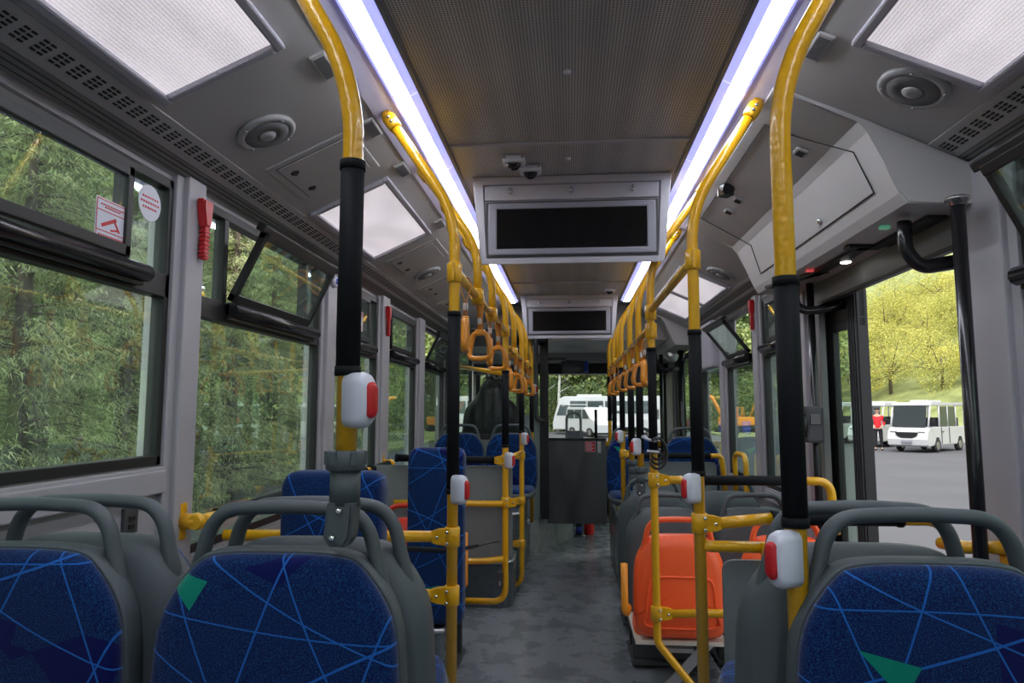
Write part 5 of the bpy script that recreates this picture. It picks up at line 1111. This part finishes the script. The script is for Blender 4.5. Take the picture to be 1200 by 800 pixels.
spots = [(13.2, 28.3, .75, 'white electric shuttle nearest the doorway, right of the person in red'), (13.2, 32.3, .72, 'white electric shuttle second in the row, just behind the person in red'), (12.6, 35.4, .70, 'white electric shuttle third in the row, seen beside the open door leaf'), (11.2, 38.2, .70, 'white electric shuttle seen through the window beyond the door post'),
         (22.5, 24.2, .7, 'white electric shuttle right of the nearest one, by the door pillar'), (15.5, 13.0, .8, 'white electric shuttle parked abreast the near right window'), (17, 7.0, .85, 'white electric shuttle parked behind the right side, reflected in the left windows')]
for i, (x, y, a, lb) in enumerate(spots):
    (sh if i == 0 else dup(sh)); o = sh if i == 0 else [q for q in bpy.data.objects if q.name.startswith('electric_shuttle')][-1]
    o.location = (x, y, GZ); o.rotation_euler = (0, 0, a); o['label'] = lb
def small_bus(nm, lb, loc, rz, L=7.2):
    """front towards -X"""
    t = thing(nm, lb, 'bus', loc, rz); hw = 1.05
    bm = B(); add_prism(bm, [(0, .32), (-.04, .7), (.04, 1.15), (.22, 1.75), (.42, 2.42), (.75, 2.58), (L-.2, 2.60), (L, 2.45), (L+.02, .35), (L-.9, .32), (L-1.05, .72), (L-1.3, .86), (L-1.55, .86), (L-1.8, .72), (L-1.95, .32), (1.95, .32), (1.8, .72), (1.55, .86), (1.3, .86), (1.05, .72), (.9, .32)], -hw, hw, bev=.05); bx(bm, (1.6, -.5, 2.58), (3.3, .5, 2.72), .04); obj('body', bm, M['bodywhite'], t)
    for s in (-1, 1):
        w0 = .62
        for i, (a, b_) in enumerate([(.35, 1.0)]+[(1.15+1.18*k, 1.15+1.18*k+1.06) for k in range(5)]):
            bm = B(); 
            if i == 0: add_prism(bm, [(.22, 1.28), (1.0, 1.28), (1.0, 2.0), (.46, 2.0)], s*hw-.012, s*hw+.012)
            else: bx(bm, (a, s*hw-.012, 1.42), (b_, s*hw+.012, 2.26), .03)
            wnd = obj('window', bm, M['carglass'], t); bm = B()
            if i: bx(bm, (a+.5, s*hw-.016, 1.42), (a+.53, s*hw+.016, 2.26)); bx(bm, (a, s*hw-.016, 2.02), (b_, s*hw+.016, 2.05)); obj('divider', bm, M['black'], wnd)
        bm = B(); bx(bm, (2.25, s*hw-.008, .42), (2.28, s*hw+.01, 2.3)); bx(bm, (3.2, s*hw-.008, .42), (3.23, s*hw+.01, 2.3)); obj('door_seam', bm, M['darkgrey'], t)
        bm = B(); bx(bm, (.0, s*.75-.15, .85), (.06, s*.75+.15, 1.02), .02); obj('headlamp', bm, M['alu'], t)
        for x in (1.42, L-1.42): wheel(t, x, s*.93, .38, .22)
        bm = B(); bx(bm, (L+.0, s*.9-.05, .8), (L+.04, s*.9+.05, 1.1), .01); obj('tail_lamp', bm, M['red'], t)
    bm = B(); vs = [bm.verts.new(p) for p in ((.05, -.95, 1.22), (.05, .95, 1.22), (.36, .9, 2.3), (.36, -.9, 2.3))]; f = bm.faces.new(vs); bmesh.ops.solidify(bm, geom=[f], thickness=.02); obj('windscreen', bm, M['carglass'], t)
    bm = B(); add_tube(bm, fillet([(.3, -1.0, 2.1), (.0, -1.2, 2.2), (-.1, -1.25, 1.9)], .1), .02, 6); add_box(bm, (-.1, -1.25, 1.75), (.08, .18, .35), .02); obj('wing_mirror', bm, M['black'], t)
    for q in (3.1, 4.3): 
        bm = B(); bx(bm, (q, -hw-.016, 1.6), (q+.22, -hw-.01, 1.95)); obj('window_notice', bm, M['bodywhite'], t)
    return t
small_bus('bus', 'small white bus parked side on beyond the windscreen', (-1.1, 48.0, GZ), math.radians(-2), 7.9)
# white van with its tail lift open, right of the bus front
def van(lb, loc, rz):
    t = thing('van', lb, 'van', loc, rz); bm = B(); add_prism(bm, [(0, .3), (-.03, .75), (.1, .95), (.8, 1.1), (1.45, 1.72), (1.7, 1.82), (4.1, 1.84), (4.3, 1.6), (4.34, .35), (3.9, .3), (3.8, .55), (3.4, .62), (3.05, .55), (2.95, .3), (1.4, .3), (1.3, .55), (.95, .62), (.6, .55), (.5, .3)], -.82, .82, bev=.04); obj('body', bm, M['bodywhite'], t)
    for s in (-1, 1):
        bm = B(); add_prism(bm, [(.95, 1.12), (1.9, 1.12), (1.9, 1.68), (1.55, 1.68)], s*.82-.01, s*.82+.01); bx(bm, (2.0, s*.82-.01, 1.12), (3.0, s*.82+.01, 1.68), .02); bx(bm, (3.1, s*.82-.01, 1.12), (4.1, s*.82+.01, 1.68), .02); obj('side_window', bm, M['carglass'], t)
        for x in (.95, 3.42): wheel(t, x, s*.74, .3)
    bm = B(); bx(bm, (4.335, -.7, .5), (4.36, .7, 1.7), .02); obj('open_boot', bm, M['black'], t)
    bm = B(); add_box(bm, (4.8, 0, 1.95), (1.0, 1.4, .05), .015, Matrix.Rotation(.1, 3, 'Y')); obj('tailgate', bm, M['bodywhite'], t)
    for s in (-1, 1): 
        bm = B(); bx(bm, (4.34, s*.76-.05, .7), (4.38, s*.76+.05, 1.2), .01); obj('tail_lamp', bm, M['red'], t)
    return t
van('white van with raised tailgate and dark open boot before the parked bus', (2.3, 41.5, GZ), math.radians(115))
van('white van behind the poles, right half of the windscreen', (4.9, 42.5, GZ), math.radians(-60))
# excavators
def excavator(lb, loc, rz):
    t = thing('excavator', lb, 'excavator', loc, rz); t.scale = (.72, .72, .72)
    for s in (-1, 1):
        bm = B(); add_prism(bm, [(p.x, p.z) for p in fillet([(-1.4, 0, 0), (1.4, 0, 0), (1.5, 0, .35), (1.3, 0, .7), (-1.3, 0, .7), (-1.5, 0, .35), (-1.4, 0, 0)], .15, 3)][:-1], s*1.0-.22, s*1.0+.22, bev=.02); obj('track', bm, M['black'], t)
    bm = B(); bx(bm, (-1.5, -1.1, .8), (1.2, 1.1, 1.6), .08); obj('body', bm, M['excav'], t); bm = B(); bx(bm, (.1, .2, 1.55), (1.2, 1.05, 2.6), .1); obj('cab', bm, M['excav'], t)
    bm = B(); bx(bm, (.25, .17, 1.75), (1.23, 1.08, 2.45), .03); obj('cab_glass', bm, M['carglass'], t)
    bm = B(); add_tube(bm, fillet([(1.0, -.3, 1.4), (2.2, -.3, 3.6), (3.9, -.3, 3.5)], .5), .2, 8); obj('boom', bm, M['excav'], t)
    bm = B(); add_tube(bm, [(3.6, -.3, 3.7), (4.6, -.3, 1.4)], [.17, .1], 8); obj('stick', bm, M['excav'], t)
    bm = B(); add_prism(bm, [(4.3, 1.4), (4.9, 1.4), (4.7, .7), (4.0, .6), (3.9, .9), (4.3, 1.0)], -.7, .1, bev=.02); obj('bucket', bm, M['darkgrey'], t)
    return t
excavator('orange excavator with raised boom seen through the right windows past the poles', (13.0, 52, GZ), 2.6)
excavator('orange excavator standing farther right of the first one', (16.2, 50.5, GZ), 2.9)
excavator('orange excavator seen through the cab side window far left', (-9.0, 49, GZ), .7)
for i, (x, y, k_, lb) in enumerate(((10.2, 47, 'bluepaint', 'blue steel drum by the far right window'), (10.8, 47.2, 'red', 'red steel drum by the far right window'), (11.7, 47, 'bluepaint', 'blue steel drum right of the red one'), (-3.2, 36, 'bluepaint', 'blue steel drum seen beside the cab seat'), (-4.2, 36, 'red', 'red steel drum seen beside the cab seat'))):
    t = thing('steel_drum', lb, 'drum', (x, y, GZ)); bm = B(); add_lathe(bm, [(.28, 0), (.3, .02), (.29, .3), (.3, .32), (.29, .34), (.29, .6), (.3, .62), (.29, .64), (.3, .9), (.27, .9), (.27, .87)], 20); obj('barrel', bm, M[k_], t)
    bm = B(); add_lathe(bm, [(.04, .87), (.04, .9)], 10, Matrix.Translation((.15, 0, 0))); obj('bung', bm, M['alu'], t)
# overhead cables on the slope
for z, lb in ((9.9, 'upper pale power line before the hillside'), (9.3, 'lower pale power line before the hillside')):
    bm = B(); add_tube(bm, [(6+a*3.0, 40-a*.9, z+.25*((a-5)/5)**2) for a in range(11)], .022, 5); tag(obj('power_line', bm, M['white']), lb, 'cable')
# person in a red jacket
def person(loc, rz):
    t = thing('person', 'person in a red jacket and black trousers standing on the asphalt beside the white shuttles', 'person', loc, rz)
    def skin(nm, V, E_, m_, parent, sub=2):
        me = bpy.data.meshes.new(nm); me.from_pydata([v[:3] for v in V], E_, []); o = bpy.data.objects.new(nm, me); C.objects.link(o); o.parent = parent
        md = o.modifiers.new('skin', 'SKIN'); me.skin_vertices[0].data[0].use_root = True
        for i, v in enumerate(V): r_ = v[3]; me.skin_vertices[0].data[i].radius = (r_, r_*(v[4] if len(v) > 4 else 1))
        md.use_smooth_shade = True; sb = o.modifiers.new('sub', 'SUBSURF'); sb.levels = sub; sb.render_levels = sub; me.materials.append(m_); return o
    V = [(0, 0, .92, .125, .75), (0, 0, 1.15, .12, .75), (0, 0, 1.38, .15, .6), (0, 0, 1.47, .055), (0, .0, 1.54, .05), (0, -.01, 1.62, .078, 1.1), (0, -.005, 1.69, .072, 1.1),
         (-.17, 0, 1.39, .055), (-.24, .02, 1.14, .04), (-.16, -.16, 1.02, .03), (-.12, -.2, 1.0, .028),
         (.17, 0, 1.39, .055), (.24, .02, 1.14, .04), (.18, -.14, 1.0, .03), (.15, -.18, .97, .028),
         (-.09, 0, .86, .085), (-.10, 0, .48, .055), (-.11, .01, .08, .038), (-.12, -.13, .04, .035), (.09, 0, .86, .085), (.11, -.02, .48, .055), (.13, .01, .08, .038), (.15, -.13, .04, .035)]
    E_ = [(0, 1), (1, 2), (2, 3), (3, 4), (4, 5), (5, 6), (2, 7), (7, 8), (8, 9), (9, 10), (2, 11), (11, 12), (12, 13), (13, 14), (0, 15), (15, 16), (16, 17), (17, 18), (0, 19), (19, 20), (20, 21), (21, 22)]
    # fingers
    for (hi, hx) in ((10, -1), (14, 1)):
        hp = Vector(V[hi][:3])
        for k in range(4):
            b0 = hp+Vector((hx*(.024-.016*k), -.02, 0)); l = (.055, .065, .06, .045)[k]
            V.append((*b0, .009)); V.append((*(b0+Vector((-hx*.008, -l*.6, -.008))), .0085)); V.append((*(b0+Vector((-hx*.014, -l, -.03))), .007)); n_ = len(V); E_ += [(hi, n_-3), (n_-3, n_-2), (n_-2, n_-1)]
        V.append((*(hp+Vector((-hx*.03, .0, .01))), .010)); V.append((*(hp+Vector((-hx*.05, -.03, .0))), .008)); n_ = len(V); E_ += [(hi, n_-2), (n_-2, n_-1)]
    body = skin('body', V, E_, M['skin'], t)
    J = [(0, 0, .88, .15, .8), (0, 0, 1.15, .145, .8), (0, 0, 1.38, .165, .68), (0, 0, 1.46, .075)] + [(-.175, 0, 1.385, .075), (-.25, .02, 1.14, .058), (-.18, -.13, 1.03, .045), (.175, 0, 1.385, .075), (.25, .02, 1.14, .058), (.20, -.11, 1.02, .045)]
    skin('jacket', J, [(0, 1), (1, 2), (2, 3), (2, 4), (4, 5), (5, 6), (2, 7), (7, 8), (8, 9)], M['jacket'], t)
    skin('trousers', [(0, 0, .92, .13, .8), (-.09, 0, .84, .10), (-.10, 0, .48, .075), (-.11, .01, .1, .058), (.09, 0, .84, .10), (.11, -.02, .48, .075), (.13, .01, .1, .058)], [(0, 1), (1, 2), (2, 3), (0, 4), (4, 5), (5, 6)], M['trouser'], t)
    for s, x in ((-1, -.115), (1, .14)):
        bm = B(); add_box(bm, (x, -.06, .035), (.085, .26, .07), .025); obj('shoe', bm, M['black'], t)
    bm = B(); bmesh.ops.create_uvsphere(bm, u_segments=20, v_segments=12, radius=.098)
    for v in bm.verts: v.co = Vector((v.co.x*.92, v.co.y*1.05+.015, v.co.z*1.0+1.70)); 
    bmesh.ops.delete(bm, geom=[v for v in bm.verts if v.co.z < 1.67 and v.co.y < .03], context='VERTS'); obj('hair', bm, M['hair'], t)
    for s in (-1, 1):
        bm = B(); bmesh.ops.create_uvsphere(bm, u_segments=8, v_segments=6, radius=.011); bmesh.ops.translate(bm, verts=bm.verts, vec=(s*.03, -.088, 1.655)); obj('eye', bm, M['black'], t)
        bm = B(); bmesh.ops.create_uvsphere(bm, u_segments=8, v_segments=6, radius=.02); bmesh.ops.translate(bm, verts=bm.verts, vec=(s*.082, 0, 1.64)); obj('ear', bm, M['skin'], t)
    bm = B(); add_prism(bm, [(-.012, 1.61), (.012, 1.61), (.006, 1.655), (-.006, 1.655)], -.11, -.07); obj('nose', bm, M['skin'], t); bm = B(); bx(bm, (-.022, -.088, 1.582), (.022, -.078, 1.59)); obj('mouth', bm, M['red'], t)
person((12.75, 29.8, GZ), math.radians(-25))
